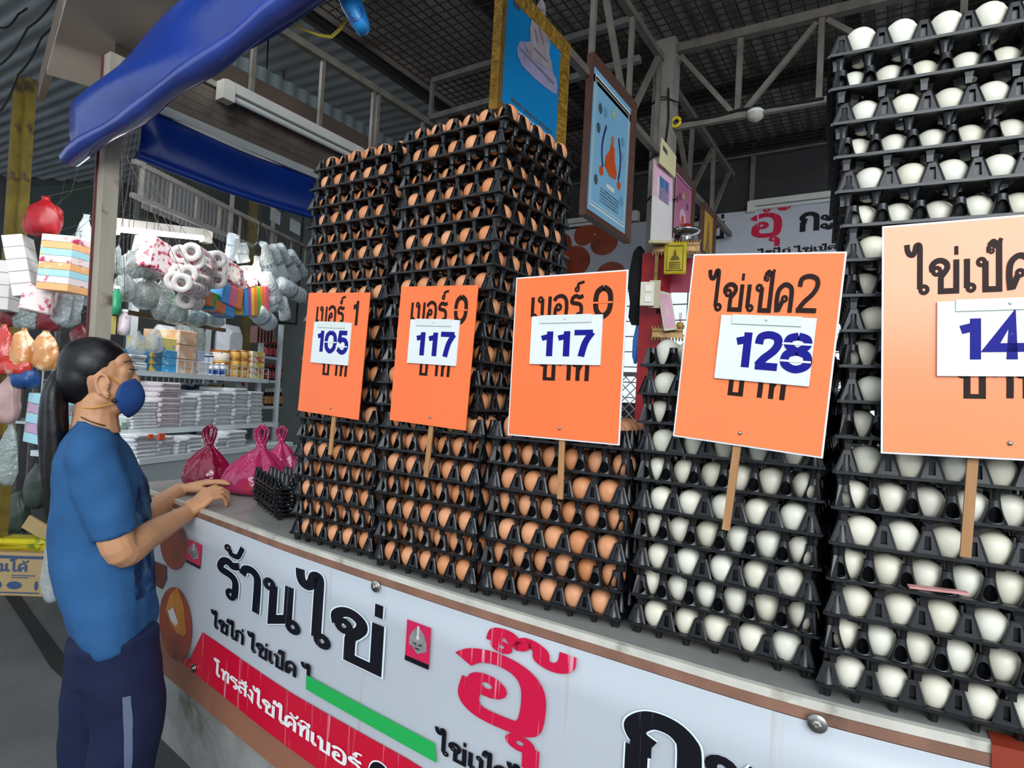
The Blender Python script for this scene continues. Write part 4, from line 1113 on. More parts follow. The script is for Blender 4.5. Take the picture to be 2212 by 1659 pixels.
def limb(mb, pts, rad, n=14):
    """smooth tapering tube through the joints"""
    P, r = [], []
    for i in range(len(pts) - 1):
        a, b, c, d = pts[max(i - 1, 0)], pts[i], pts[i + 1], pts[min(i + 2, len(pts) - 1)]
        for k in range(6):
            t_ = k / 6
            P.append(.5 * (2 * b + (c - a) * t_ + (2 * a - 5 * b + 4 * c - d) * t_ * t_ + (3 * b - a - 3 * c + d) * t_ ** 3))
            r.append(rad[i] + (rad[i + 1] - rad[i]) * t_)
    mb.tube(P + [pts[-1]], r + [rad[-1]], n)
body = MB()
# head, face, neck
ellip(body, Wp(208, 800), .083, .070, .090)
ellip(body, Wp(240, 838), .056, .058, .068, .10)
ellip(body, Wp(252, 876), .030, .038, .026)
ellip(body, Wp(262, 783), .026, .050, .030)
ellip(body, Wp(289, 822), .016, .014, .022, -.3)          # nose
ellip(body, Wp(226, 862), .040, .056, .034)
limb(body, [Wp(206, 935), Wp(208, 895), Wp(216, 850)], [.062, .053, .052])
ellip(body, Wp(270, 804), .024, .046, .036)                 # brow and cheek
for s_ in (1, -1):                                          # ears
    c = Wp(236, 833, .0) + Rh * (.068 * s_)
    ellip(body, c, .014, .006, .026, .25); ellip(body, c + Fh * .006 - Zu * .024, .009, .007, .010)
    body.tube([c + Rh * (.006 * s_) + Fh * (-.003 + .0155 * math.cos(k)) + Zu * (.002 + .029 * math.sin(k)) + Fh * (-.10 * .029 * math.sin(k)) for k in [.1 + .30 * i for i in range(15)]], .0042, 8)
# arms
shN, elN = Wp(200, 985, .148), Wp(262, 1190, .165)
kN = onZ(450, 1072, 1.036)
wrN = dep(405, 1108, (kN - CAMP).dot(_f) - .035); shF, elF = Wp(228, 990, -.155), Wp(300, 1125, -.16)
kF = onZ(440, 1044, 1.040)
wrF = dep(392, 1058, (kF - CAMP).dot(_f) - .02)
limb(body, [shN, shN.lerp(elN, .5), elN, elN.lerp(wrN, .3), elN.lerp(wrN, .7), wrN], [.052, .046, .041, .041, .032, .026])
limb(body, [shF, shF.lerp(elF, .5), elF, elF.lerp(wrF, .4), wrF], [.054, .048, .042, .038, .027])
def hand(mb, wr, d, nrm, curl, thumb, flip=1):
    """palm from the wrist along d, back of the hand towards nrm; curl: bend of the four fingers at each knuckle"""
    d = d.normalized(); nrm = (nrm - d * nrm.dot(d)).normalized(); side = d.cross(nrm) * flip
    rings = []
    for k, (w, h) in enumerate(((.024, .019), (.030, .017), (.037, .015), (.040, .0135), (.038, .011))):
        rings.append(ering(wr + d * (.020 * k), side * w, nrm * h, 14, 2.6))
    mb.loft(rings, True, True)
    for i in range(4):
        base = wr + d * (.082 - .004 * abs(i - 1.2)) + side * (.029 - .0195 * i) + nrm * .002
        L = (.040, .044, .041, .033)[i]; q = base.copy(); dd = (d + side * (.10 - .07 * i)).normalized(); P = [q.copy() - d * .018, q.copy()]; rr = [.0092, .0094]
        for k, (f_, rad) in enumerate(((1, .0085), (.66, .0077), (.52, .0064))):
            a = curl[i][k]
            dd = (dd * math.cos(a) - nrm * math.sin(a)).normalized() if k == 0 else dd
            if k: 
                up = side.cross(dd).normalized() * (1 if flip > 0 else -1)
                if up.dot(nrm) < -.9: up = -up
                dd = (dd * math.cos(a) - (nrm - dd * nrm.dot(dd)).normalized() * math.sin(a)).normalized() if (nrm - dd * nrm.dot(dd)).length > .2 else (dd * math.cos(a) - d * math.sin(a)).normalized()
            q = q + dd * L * f_; P.append(q.copy()); rr.append(rad)
        P.append(q + dd * .005); rr.append(.003)
        mb.tube(P, rr, 10)
    b0 = wr + d * .026 + side * .030
    td = (d * thumb[0] + side * thumb[1] - nrm * thumb[2]).normalized()
    q1 = b0 + td * .036; td2 = (td + d * .45).normalized(); q2 = q1 + td2 * .030
    mb.tube([b0 - td * .02, b0, q1, q2, q2 + td2 * .006], [.014, .0135, .0105, .0085, .003], 10)
hand(body, wrN, kN - wrN + V((0, 0, .006)), Zu * .9 + Rh * .25, [(.55, .75, .5), (.6, .8, .5), (.65, .85, .5), (.7, .9, .5)], (.8, .5, .5), -1)
hand(body, wrF, kF - wrF, Zu, [(.18, .2, .1), (.22, .25, .15), (.28, .3, .2), (.35, .35, .2)], (.9, .4, .3), 1)
# hidden trunk and legs, so that the body is one figure under its clothes
body.loft([ering((Wp(*a) + Wp(*b)) / 2, (Wp(*b) - Wp(*a)) * .42, Rh * w * .82) for a, b, w in TORSO], True, True)
hipN, hipF = Wp(248, 1372, .080), Wp(236, 1372, -.08)
kneN, kneF = Wp(278, 1560, .095), Wp(205, 1560, -.085)
def ground(p, df): return V((p.x + Fh.x * df, p.y + Fh.y * df, .07))
anN, anF = ground(kneN, -.045), ground(kneF, .0)
for h_, k_, a_ in ((hipN, kneN, anN), (hipF, kneF, anF)):
    limb(body, [h_, h_.lerp(k_, .5), k_, k_.lerp(a_, .4), a_], [.082, .072, .052, .050, .036])
    body.loft([ering(a_ + Fh * x - Zu * dz, Rh * w, Zu * h, 12) for x, dz, w, h in ((-.045, .035, .02, .02), (-.02, .03, .034, .036), (.04, .035, .036, .032), (.10, .045, .042, .022), (.15, .052, .036, .014), (.17, .055, .02, .008))], True, True)
m_skin = M('skin', '#c8936c', .5, var=.12, vs=14, spec=.35)
m_skin.node_tree.nodes['Principled BSDF'].inputs['Subsurface Weight'].default_value = .12
m_skin.node_tree.nodes['Principled BSDF'].inputs['Subsurface Radius'].default_value = (.012, .005, .003)
o = obj('body', body, m_skin, per); mod(o, 'REMESH', mode='VOXEL', voxel_size=.0034, use_smooth_shade=True); mod(o, 'SMOOTH', factor=.5, iterations=5)

# t-shirt
def cloth(o, vox, it, strength, size):
    mod(o, 'REMESH', mode='VOXEL', voxel_size=vox, use_smooth_shade=True); mod(o, 'SMOOTH', factor=.5, iterations=it)
    tx = bpy.data.textures.new(o.name + '_folds', 'CLOUDS'); tx.noise_scale = size; tx.noise_depth = 1
    mod(o, 'DISPLACE', texture=tx, strength=strength, mid_level=.5, texture_coords='LOCAL')
sh = MB()
sh.loft([lring(*r) for r in TORSO], True, True)
hemN = shN.lerp(elN, .84); hemF = shF.lerp(elF, .84)
limb(sh, [shN + Fh * .0 + Rh * -.05 + Zu * .015, shN, shN.lerp(elN, .45), hemN], [.058, .064, .062, .057], 20)
limb(sh, [shF + Rh * .05 + Zu * .015, shF, shF.lerp(elF, .45), hemF], [.058, .064, .060, .056], 20)
m_sh = M('shirt_blue', '#2d5a88', .85, var=.10, vs=5, bump=.12, bs=160, spec=.2)
def front_print(m):
    """a navy and green print on the chest of the shirt only"""
    nt = m.node_tree; N, L = nt.nodes, nt.links
    b = N['Principled BSDF']; cur = b.inputs['Base Color'].links[0].from_socket
    tc = N.new('ShaderNodeTexCoord'); sp = N.new('ShaderNodeSeparateXYZ'); L.new(tc.outputs['Object'], sp.inputs[0])
    def mth(op, a, bb, c=None):
        x = N.new('ShaderNodeMath'); x.operation = op
        for i, q in enumerate((a, bb, c)):
            if q is None: continue
            if isinstance(q, (int, float)): x.inputs[i].default_value = q
            else: L.new(q, x.inputs[i])
        return x.outputs[0]
    fx = mth('GREATER_THAN', sp.outputs[0], .085)
    za = mth('GREATER_THAN', sp.outputs[2], .80); zb = mth('LESS_THAN', sp.outputs[2], 1.17)
    ya = mth('LESS_THAN', mth('ABSOLUTE', sp.outputs[1], 0), .125)
    mask = mth('MULTIPLY', mth('MULTIPLY', fx, ya), mth('MULTIPLY', za, zb))
    n = N.new('ShaderNodeTexNoise'); n.inputs['Scale'].default_value = 16; n.inputs['Detail'].default_value = 4; L.new(tc.outputs['Object'], n.inputs['Vector'])
    cr = N.new('ShaderNodeValToRGB'); el = cr.color_ramp.elements
    el[0].position, el[0].color = .38, lin('#182648'); el[1].position, el[1].color = .62, lin('#5b6f6a')
    e = el.new(.5); e.color = lin('#23466f')
    e = el.new(.56); e.color = lin('#2b5a8c')
    L.new(n.outputs[0], cr.inputs[0])
    mx = N.new('ShaderNodeMix'); mx.data_type = 'RGBA'; L.new(mask, mx.inputs['Factor']); L.new(cur, mx.inputs['A']); L.new(cr.outputs[0], mx.inputs['B'])
    L.new(mx.outputs['Result'], b.inputs['Base Color'])
front_print(m_sh)
o = obj('t_shirt', sh, m_sh, per, label='blue t-shirt with a dark printed front'); cloth(o, .007, 7, .025, .12)
hm = MB()
ax = (elN - shN).normalized(); sA = ax.cross(Zu).normalized(); sB = ax.cross(sA)
hm.tube([hemN - ax * .022 + (sA * math.cos(k) + sB * math.sin(k)) * .0655 for k in [2 * PI * i / 24 for i in range(25)]], .0016, 5)
obj('collar', MB().tube([ (Wp(171, 909) + Wp(247, 930)) / 2 + (Wp(247, 930) - Wp(171, 909)) * (.50 * math.cos(k)) + Rh * (.070 * math.sin(k)) + Zu * .000 for k in [2 * PI * i / 32 for i in range(33)]], .0055, 8), m_sh, per)
obj('necklace', MB().tube([(Wp(176, 898) + Wp(243, 918)) / 2 + (Wp(243, 920) - Wp(176, 896)) * (.53 * math.cos(k)) + Rh * (.066 * math.sin(k)) for k in [2 * PI * i / 32 for i in range(33)]], .0016, 6), M('dark_cord', '#3a2a22', .6), per)
# trousers
tr = MB()
tr.loft([lring((165, 1335), (318, 1312), .165), lring((162, 1360), (324, 1338), .170), lring((154, 1400), (334, 1392), .175), lring((150, 1440), (338, 1440), .172)], True, True)
for h_, k_, a_ in ((hipN, kneN, anN), (hipF, kneF, anF)):
    limb(tr, [h_, h_.lerp(k_, .5), k_, k_.lerp(a_, .5), a_ + Zu * .0], [.105, .098, .088, .084, .080], 20)
m_tr = M('trouser_navy', '#17203f', .8, var=.2, vs=6, bump=.08, bs=120, spec=.25)
o = obj('trousers', tr, m_tr, per, label='dark navy tracksuit bottoms'); cloth(o, .008, 6, .016, .13)
st = []
q0, q1 = Wp(288, 1472, .10), Wp(293, 1659, .10)
for i in range(14):
    k = i / 13; c = q0.lerp(q1, k * 1.25)
    st.append([c + Rh * .092 - Fh * .011, c + Rh * .098, c + Rh * .092 + Fh * .011])
o = obj('side_stripe', MB().loft(st, False, False, True), M('stripe_grey', '#59657f', .8), per, recalc=False, label='grey side stripe'); mod(o, 'SHRINKWRAP', target=bpy.data.objects['trousers'], offset=.002, wrap_mode='ABOVE_SURFACE')
# hair
m_hair = M('black_hair', '#0c0a0b', .42, var=.5, vs=60, bump=.06, bs=180, streak=True, spec=.4)
hr = MB()
ellip(hr, Wp(200, 790), .083, .0745, .082, .35)
ellip(hr, Wp(180, 815), .062, .070, .078, .2)
ellip(hr, Wp(218, 768), .066, .066, .050, .28)
ellip(hr, Wp(184, 846), .036, .052, .040)
o = obj('hair', hr, m_hair, per, label='smooth black hair drawn back'); mod(o, 'REMESH', mode='VOXEL', voxel_size=.005, use_smooth_shade=True); mod(o, 'SMOOTH', factor=.5, iterations=8)
pt = MB()
limb(pt, [Wp(150, 806), Wp(130, 815), Wp(119, 850), Wp(115, 920), Wp(117, 1000), Wp(116, 1075), Wp(114, 1150)], [.020, .023, .031, .036, .033, .025, .008], 16)
for k in range(9):
    s_ = (k - 4) * .009
    limb(pt, [Wp(130, 815, s_ * .4), Wp(118, 850, s_) + Fh * .01 * math.sin(k * 2), Wp(113 + 5 * math.sin(k), 930, s_) , Wp(116 + 6 * math.sin(k * 1.7), 1030, s_ * .9), Wp(113 + 5 * math.cos(k), 1130 + 8 * (k % 4), s_ * .5)], [.010, .017, .021, .017, .003], 8)
o = obj('ponytail', pt, m_hair, per, label='long black ponytail'); mod(o, 'REMESH', mode='VOXEL', voxel_size=.005, use_smooth_shade=True); mod(o, 'SMOOTH', factor=.5, iterations=3)
c = Wp(140, 811); ax = (Wp(150, 806) - Wp(128, 815)).normalized(); sA = Rh; sB = ax.cross(sA)
obj('hair_tie', MB().tube([c + (sA * math.cos(k) + sB * math.sin(k)) * .026 for k in [2 * PI * i / 20 for i in range(21)]], .008, 8), M('hair_tie_black', '#1d1f1d', .7), per)
obj('hair_bobble', MB().ball(Wp(140, 822, .046), (.011, .008, .014), 12, 8), M('green_bobble', '#5aa63a', .35), per, label='green bobble on the hair tie')
# face mask with its cords, eye and brow, earring
rows = []
for (ru, rv), (fu, fv), w in (((270, 826), (293, 818), .046), ((262, 838), (306, 836), .055), ((257, 852), (313, 856), .058), ((257, 868), (307, 876), .056), ((262, 882), (292, 893), .048), ((268, 892), (277, 900), .036)):
    A, Bm, D = Wp(ru, rv, 0) + Rh * w, Wp(fu, fv, 0), Wp(ru, rv, 0) - Rh * w
    Cc = Bm + (Bm - (A + D) / 2) * 1.0
    rows.append([A * (1 - k) ** 2 + Cc * (2 * k * (1 - k)) + D * k * k for k in [i / 14 for i in range(15)]])
mk = MB(); mk.loft(rows, False, False, True)
o = obj('face_mask', mk, M('mask_blue', '#15407f', .75, var=.12, vs=30, bump=.1, bs=300), per, recalc=False, label='dark blue cloth face mask'); mod(o, 'SUBSURF', levels=1, render_levels=1); mod(o, 'SOLIDIFY', thickness=.004)
m_cordy = M('mask_cord', '#c98e22', .5)
def head_pt(u, v, s): return Wp(u, v, 0) + Rh * s
obj('mask_cord', MB().tube([head_pt(266, 832, .055), head_pt(256, 822, .064), head_pt(246, 812, .070)], .0018, 6), m_cordy, per, label='yellow mask cord')
obj('mask_cord', MB().tube([head_pt(257, 866, .058), head_pt(250, 858, .066), head_pt(243, 855, .070)], .0018, 6), m_cordy, per, label='yellow mask cord')
obj('mask_cord', MB().tube([head_pt(257, 868, .058), head_pt(238, 874, .060), head_pt(212, 880, .058), head_pt(188, 880, .046), head_pt(172, 877, .02)], .0018, 6), m_cordy, per, label='yellow mask cord')

obj('cord_lock', MB().ball(head_pt(255, 864, .061), (.011, .005, .007), 10, 6), M('cord_lock_dark', '#1c2030', .6), per)
obj('earring', MB().ball(head_pt(243, 857, .070), .0038, 8, 6), M('earring_gold', '#d6b26a', .25, .9), per)
for s_ in (1, -1):
    obj('eye', MB().ball(Wp(280, 801) + Rh * (.029 * s_), (.008, .010, .0045), 10, 8), M('eye_white', '#d9d2cb', .2), per)
    obj('eyelash', MB().tube([Wp(284, 799) + Rh * (.038 * s_), Wp(290, 798) + Rh * (.032 * s_), Wp(293, 800) + Rh * (.020 * s_)], .0016, 6), m_hair, per)
    obj('eyebrow', MB().tube([Wp(274, 783) + Rh * (.046 * s_), Wp(284, 780) + Rh * (.036 * s_), Wp(289, 783) + Rh * (.016 * s_)], .0014, 6), M('brow_brown', '#4a3428', .8), per)
print('ARM', (elN - shN).length, (wrN - elN).length, (elF - shF).length, (wrF - elF).length, WB, wrN, kN)
# ================================================================ the neighbouring shop: shelves and hanging goods
m_shelf = M('shelf_enamel', '#cfd8da', .4, var=.08)
m_shelfd = M('shelf_back', '#a9b3b5', .5)
m_clear = M('clear_film', '#c9d3d6', .12, var=.15, vs=20, alpha=.50, spec=.8, bump=1., bs=45)
m_clear2 = M('clear_roll_film', '#ccd8dc', .15, var=.25, vs=22, alpha=.85, spec=.8, bump=1., bs=55)
m_grey2 = M('grey_film', '#a3afab', .2, var=.35, vs=16, alpha=.74, spec=.8, bump=1., bs=48)
m_wpk = M('white_packet', '#dde0e2', .4, var=.18, vs=30, spec=.5, bump=.3, bs=40)
m_heart = M('heart_print', '#e6e0e0', .4, dirt=('#b31540', 34, .50))
m_roll = M('paper_roll', '#cdc8c2', .8)
m_hole = M('roll_core', '#736d66', .9)
def gal(P, w, d, h, rz=0.):  # a frame on the shelf front: x along the shelf, y towards the customer
    return Matrix.Translation(P) @ Matrix(((GD.x, GN.x, 0), (GD.y, GN.y, 0), (0, 0, 1))).to_4x4() @ Matrix.Rotation(rz, 4, 'Z')
def gsize(u0, v0, u1, v1, off=0.):
    um, vm = (u0 + u1) / 2, (v0 + v1) / 2
    A, B = onG(u0, vm, off), onG(u1, vm, off)
    C, D = onG(um, v1, off), onG(um, v0, off)
    w = (V((B.x, B.y, 0)) - V((A.x, A.y, 0))).length
    return C, w, D.z - C.z
def sbox(mb, m, w, d, h, r=.12, z0=0.):
    """a box with rounded corners, its front face in the plane y = 0"""
    rr = min(w, h, d) * r
    rings = []
    for y, k in ((-d, rr), (-d + rr, 0), (-rr, 0), (0, rr)):
        x0, x1, a, b = -w / 2 + k, w / 2 - k, z0 + k, z0 + h - k
        c = rr * .6
        rings.append([m @ V((x, y, z)) for x, z in ((x0 + c, a), (x1 - c, a), (x1, a + c), (x1, b - c), (x1 - c, b), (x0 + c, b), (x0, b - c), (x0, a + c))])
    return mb.loft(rings, True, True, False)

# gondola: three decks, uprights, wire guard
zU, zM, zL = onG(450, 810).z, onG(430, 921, .1).z, onG(320, 990, .22).z
sA_, sB_ = (onG(222, 900) - GP).dot(GD), .03
LS_ = sB_ - sA_
gon = thing('shelf_unit', 'white shop shelf unit stacked with boxes, tins and plastic bags', 'shelf', (GP.x, GP.y, 0))
def deck(z, off, d, s0=sA_, s1=sB_, th=.028):
    a, b = GP + GD * s0 + GN * off, GP + GD * s1 + GN * off
    mb = MB(); M_ = lambda s, o, zz: V((GP.x + GD.x * s + GN.x * o, GP.y + GD.y * s + GN.y * o, zz))
    rings = [[M_(s, off, z - th), M_(s, off, z), M_(s, off - d, z), M_(s, off - d, z - th)] for s in (s0, s1)]
    return mb.loft(rings, True, True, False)
for z, off, d in ((zU, 0, .40), (zM, .10, .50), (zL, .22, .62)): obj('shelf_board', deck(z, off, d), m_shelf, gon)
obj('base_panel', deck(zL - .03, .21, .03, sA_, sB_ + .3, zL - .03), m_shelfd, gon, label='grey base panel')
for s in (sA_ + .42 * LS_, sB_):
    p = GP + GD * s - GN * .40
    obj('upright', MB().bar((p.x, p.y, 0), (p.x, p.y, zU + .75), .04), m_shelf, gon)
mb = MB()
for z in (zM + .13, zM + .22, zM + .30):
    a, b = GP + GD * sA_ - GN * .36, GP + GD * sB_ - GN * .36
    mb.bar((a.x, a.y, z), (b.x, b.y, z), .006)
for i in range(30):
    p = GP + GD * (sA_ + i * LS_ / 29) - GN * .36
    mb.bar((p.x, p.y, zM), (p.x, p.y, zM + .34), .006)
obj('wire_back', mb, m_shelf, gon, recalc=False)
mb = MB()
for z in (zU + .035, zU + .07):
    a, b = GP + GD * (sA_ + .35 * LS_) + GN * -.004, GP + GD * sB_ + GN * -.004
    mb.bar((a.x, a.y, z), (b.x, b.y, z), .004)
for i in range(16):
    p = GP + GD * (sA_ + LS_ * (.35 + .65 * i / 15)) - GN * .004
    mb.bar((p.x, p.y, zU), (p.x, p.y, zU + .07), .004)
obj('wire_guard', mb, m_shelf, gon, recalc=False)

def crumple(o, k=.012, size=.05):
    mod(o, 'SUBSURF', levels=1, render_levels=1)
    if 'crumple' not in bpy.data.textures:
        tx = bpy.data.textures.new('crumple', 'CLOUDS'); tx.noise_scale = size; tx.noise_depth = 2
    mod(o, 'DISPLACE', texture=bpy.data.textures['crumple'], strength=k, mid_level=.5, texture_coords='GLOBAL')
    return o
def goods(name, label, cat, px, z, off, depth, mats, n=1, group=None, style='box', gap=.0):
    """n things stacked in the pixel column px = (u0, v_top, u1), standing on height z"""
    u0, v0, u1 = px
    A = onG((u0 + u1) / 2, v0, off); w = gsize(u0, v0, u1, v0 + 10, off)[1]
    base = V((A.x, A.y, z)); H = A.z - z; h = H / n
    out = []
    for k in range(n):
        m = gal(base + V((0, 0, h * k)), w, depth, h)
        mat = mats[k % len(mats)] if isinstance(mats, list) else mats
        lab = label if n == 1 else label % (('lowest', 'second up', 'third up', 'fourth up', 'fifth up', 'sixth up', 'seventh up', 'eighth up', 'ninth up')[k] if k < n - 1 else 'topmost')
        mb = MB(); hh = h * .97
        if style == 'box': sbox(mb, m, w * .97, depth, hh, .04)
        elif style == 'soft':
            rg = random.Random(int(u0 * 7 + k))
            m2 = m @ Matrix.Translation((rg.uniform(-.04, .04) * w, rg.uniform(-.012, .006), 0))
            sbox(mb, m2, w * rg.uniform(.93, 1.0), depth, h * .99, .42)
        elif style == 'can':
            mb.lathe([(w * .44, 0), (w * .46, hh * .04), (w * .44, hh * .08), (w * .44, hh * .9), (w * .46, hh * .95), (w * .40, hh)], 16, (0, 0, 0)); mb.v = [m @ (p + V((0, -w / 2, 0))) for p in mb.v]
        elif style == 'bottle':
            mb.lathe([(w * .42, 0), (w * .45, hh * .05), (w * .45, hh * .62), (w * .25, hh * .76), (w * .2, hh * .8)], 14); mb.v = [m @ (p + V((0, -w / 2, 0))) for p in mb.v]
        root = m.translation
        if style in ('bottle', 'can', 'label'):
            t = thing(name, lab, cat, root, group=group)
            obj('body', mb, mat[0] if isinstance(mat, tuple) else mat, t)
            c2 = MB()
            if style == 'bottle':
                c2.lathe([(w * .22, hh * .78), (w * .25, hh * .80), (w * .25, hh * .98), (w * .2, hh)], 12)
                b2 = MB().lathe([(w * .455, hh * .12), (w * .462, hh * .14), (w * .462, hh * .52), (w * .455, hh * .54)], 14, caps=False)
            else:
                c2.lathe([(w * .455, hh * .94), (w * .47, hh * .95), (w * .47, hh), (w * .3, hh)], 14)
                b2 = MB().lathe([(w * .445, hh * .16), (w * .452, hh * .18), (w * .452, hh * .8), (w * .445, hh * .82)], 16, caps=False)
            for q in (c2, b2): q.v = [m @ (p + V((0, -w / 2, 0))) for p in q.v]
            obj('cap' if style == 'bottle' else 'lid', c2, mat[1], t); obj('paper_label', b2, mat[2], t)
            out.append(t)
        else:
            o = obj(name, mb, mat, loc=root, label=lab, cat=cat, group=group)
            out.append(o)
    return out
# upper deck
goods('paper_packet', 'white paper packet, %s of the pile beside the masked face', 'packet', (286, 767, 321), zU, -.02, .20, m_wpk, 6, 'white packets by the face', 'soft')
m_sb = [M('soap_blue', '#2f9bd0', .3, dirt=('#d9eef5', 30, .6)), M('soap_blue_b', '#49a8da', .3, dirt=('#e2f2f7', 24, .58))]
m_sg = M('box_gold_blue', '#27688f', .35, dirt=('#c9a63a', 18, .50))
goods('carton', 'blue and gold carton end, %s of three beside sky blue boxes', 'box', (329, 757, 352), zU, -.03, .22, m_sg, 3, 'gold cartons')
goods('soap_box', 'sky blue printed box, %s of three on the upper shelf', 'box', (352, 757, 387), zU, -.03, .22, m_sb, 3, 'sky blue boxes')
P_ = onG(362, 757, -.03).z
goods('carton', 'yellow and blue carton lying on top of the sky blue boxes', 'box', (343, 729, 383), P_, -.04, .2, M('carton_yellow_blue', '#d8c66a', .35, dirt=('#3f7fa8', 20, .52)))
m_pc = M('peach_carton', '#e0b08a', .35, dirt=('#f0d9c2', 16, .5))
goods('carton', 'peach printed carton, %s of the tall pile on the upper shelf', 'box', (389, 715, 428), zU, -.02, .24, m_pc, 3, 'peach cartons')
m_wc = M('white_carton', '#dcdedd', .4, dirt=('#5d6573', 50, .62))
goods('carton', 'small white carton with dark print between peach pile and blue bottles', 'box', (431, 781, 459), zU, -.02, .12, m_wc)
zc_ = onG(445, 781, -.02).z
goods('carton', 'pale blue and white carton on the small white carton', 'box', (430, 757, 444), zc_, -.03, .1, M('pale_carton', '#b9c4dc', .4, dirt=('#4c6aa8', 30, .6)))
m_bb = (M('bottle_white', '#d6dbe2', .3), M('bottle_cap_white', '#e7e7e4', .3), M('bottle_label_blue', '#1f49a3', .35))
m_bb2 = (M('bottle_navy', '#20345e', .3), m_bb[1], M('bottle_label_pale', '#c9d3e6', .35))
for k, (u0, u1) in enumerate(((458, 470), (471, 483), (483, 495))):
    goods('bottle', 'small blue labelled bottle, %s one of the front three' % ORD[k + 1], 'bottle', (u0, 784, u1), zU, -.0, .05, m_bb, 1, 'small blue bottles', 'bottle')
zb_ = onG(470, 785, -.06).z
for k, (u0, u1) in enumerate(((446, 455), (456, 466), (470, 480), (480, 490))):
    goods('jar', 'little navy jar stacked behind the blue bottles, %s from the left' % ORD[k + 1], 'jar', (u0, 766, u1), zU + .045, -.09, .05, m_bb2, 1, 'navy jars', 'can')
m_tub = (M('tub_yellow', '#d5a531', .35, dirt=('#b3262b', 22, .52)), M('tub_lid_red', '#c0392b', .35), M('tub_label', '#efe3cf', .4, dirt=('#27408b', 26, .5)))
goods('tub', 'yellow and red tub, %s of two on the upper shelf', 'tub', (481, 757, 510), zU, -.03, .14, [m_tub], 2, 'yellow tubs', 'can')
m_can = (M('can_orange', '#d98b34', .3, .3), M('can_rim', '#c9b18a', .3, .7), M('can_label', '#e2b35c', .4, dirt=('#b5441f', 24, .52)))
goods('tin', 'orange labelled tin, %s of the left column', 'tin', (511, 757, 528), zU, -.02, .08, [m_can], 3, 'orange tins', 'can')
goods('tin', 'orange labelled tin, %s of the right column', 'tin', (528, 757, 545), zU, -.02, .08, [m_can], 3, 'orange tins', 'can')
m_yb = [M('yellow_box', '#e0c64a', .35, dirt=('#f1e8d8', 20, .5)), M('red_box', '#d9654a', .35, dirt=('#f4e3c8', 20, .48))]
goods('carton', 'flat yellow and red carton, %s at the right end of upper shelf', 'box', (546, 760, 574), zU, -.02, .16, m_yb, 5, 'flat cartons')
# things hung or pushed in at the back of the upper deck
goods('plastic_bundle', 'grey clear bundle of bags behind the peach cartons', 'bundle', (404, 700, 464), zU + .0, -.26, .12, m_grey2, 1, None, 'soft')
goods('plastic_bundle', 'white printed bundle behind the yellow tubs', 'bundle', (490, 702, 540), zU + .0, -.26, .12, M('white_bundle', '#ccd3dc', .3, var=.2, vs=20), 1, None, 'soft')
goods('plastic_bundle', 'pale bundle behind the yellow and blue carton', 'bundle', (352, 703, 398), zU + .0, -.28, .1, m_wpk, 1, None, 'soft')
# middle deck
cols = [((289, 866, 346), 9, m_wpk, 'striped white packet, %s of the pile nearest the mask'), ((348, 826, 396), 9, M('pinkish_packet', '#d9cfd2', .3, var=.2, vs=26, bump=.3), 'pinkish clear packet, %s of the tallest pile, middle shelf'),
        ((395, 856, 431), 8, m_wpk, 'white bag packet, %s of the third pile, middle shelf'), ((432, 850, 468), 8, m_wpk, 'white bag packet, %s of the fourth pile, middle shelf'),
        ((469, 847, 506), 8, m_wpk, 'white bag packet, %s of the fifth pile, middle shelf'), ((507, 839, 539), 9, m_wpk, 'white bag packet, %s of the sixth pile, middle shelf'),
        ((541, 846, 574), 8, m_wpk, 'white bag packet, %s of the end pile, middle shelf')]
for px, n, mt, lab in cols: goods('bag_packet', lab, 'packet', px, zM, .085, .26, mt, n, 'packets on the middle shelf', 'soft')
goods('bag_packet', 'crumpled green and white packet at the near end of middle shelf', 'packet', (256, 905, 288), zM, .09, .2, M('green_white_packet', '#b9ccbd', .3, dirt=('#4a7d5c', 18, .55)), 1, None, 'soft')
goods('first_aid_box', 'white box with a red cross standing behind the packets', 'box', (511, 819, 538), zM + .0, -.2, .1, M('white_box', '#d5d5d3', .4))
c = onG(525, 830, -.196); mr = gal(c, 0, 0, 0)
o_ = MB()
for w_, h_ in ((.034, .012), (.012, .034)): o_.add([mr @ V((x, .006, z)) for x, z in ((-w_ / 2, -h_ / 2), (w_ / 2, -h_ / 2), (w_ / 2, h_ / 2), (-w_ / 2, h_ / 2))], [(0, 1, 2, 3)])
bx_ = [o for o in COL.objects if o.name.startswith('first_aid_box')][0]
obj('red_cross', o_, m_red, bx_, recalc=False)
for k in range(7):
    u = 398 + 15 * k
    goods('jar', 'dark navy jar behind the wire at the back of middle shelf, %s from left' % ORD[k + 1], 'jar', (u, 824 + (k % 2) * 3, u + 13), zM + .0, -.30, .08, [m_bb2, (M('jar_yellow', '#b39a1c', .3), m_bb[1], M('jar_label', '#d6d0a8', .4))][k in (4, 5)], 1, 'jars behind the wire', 'can')
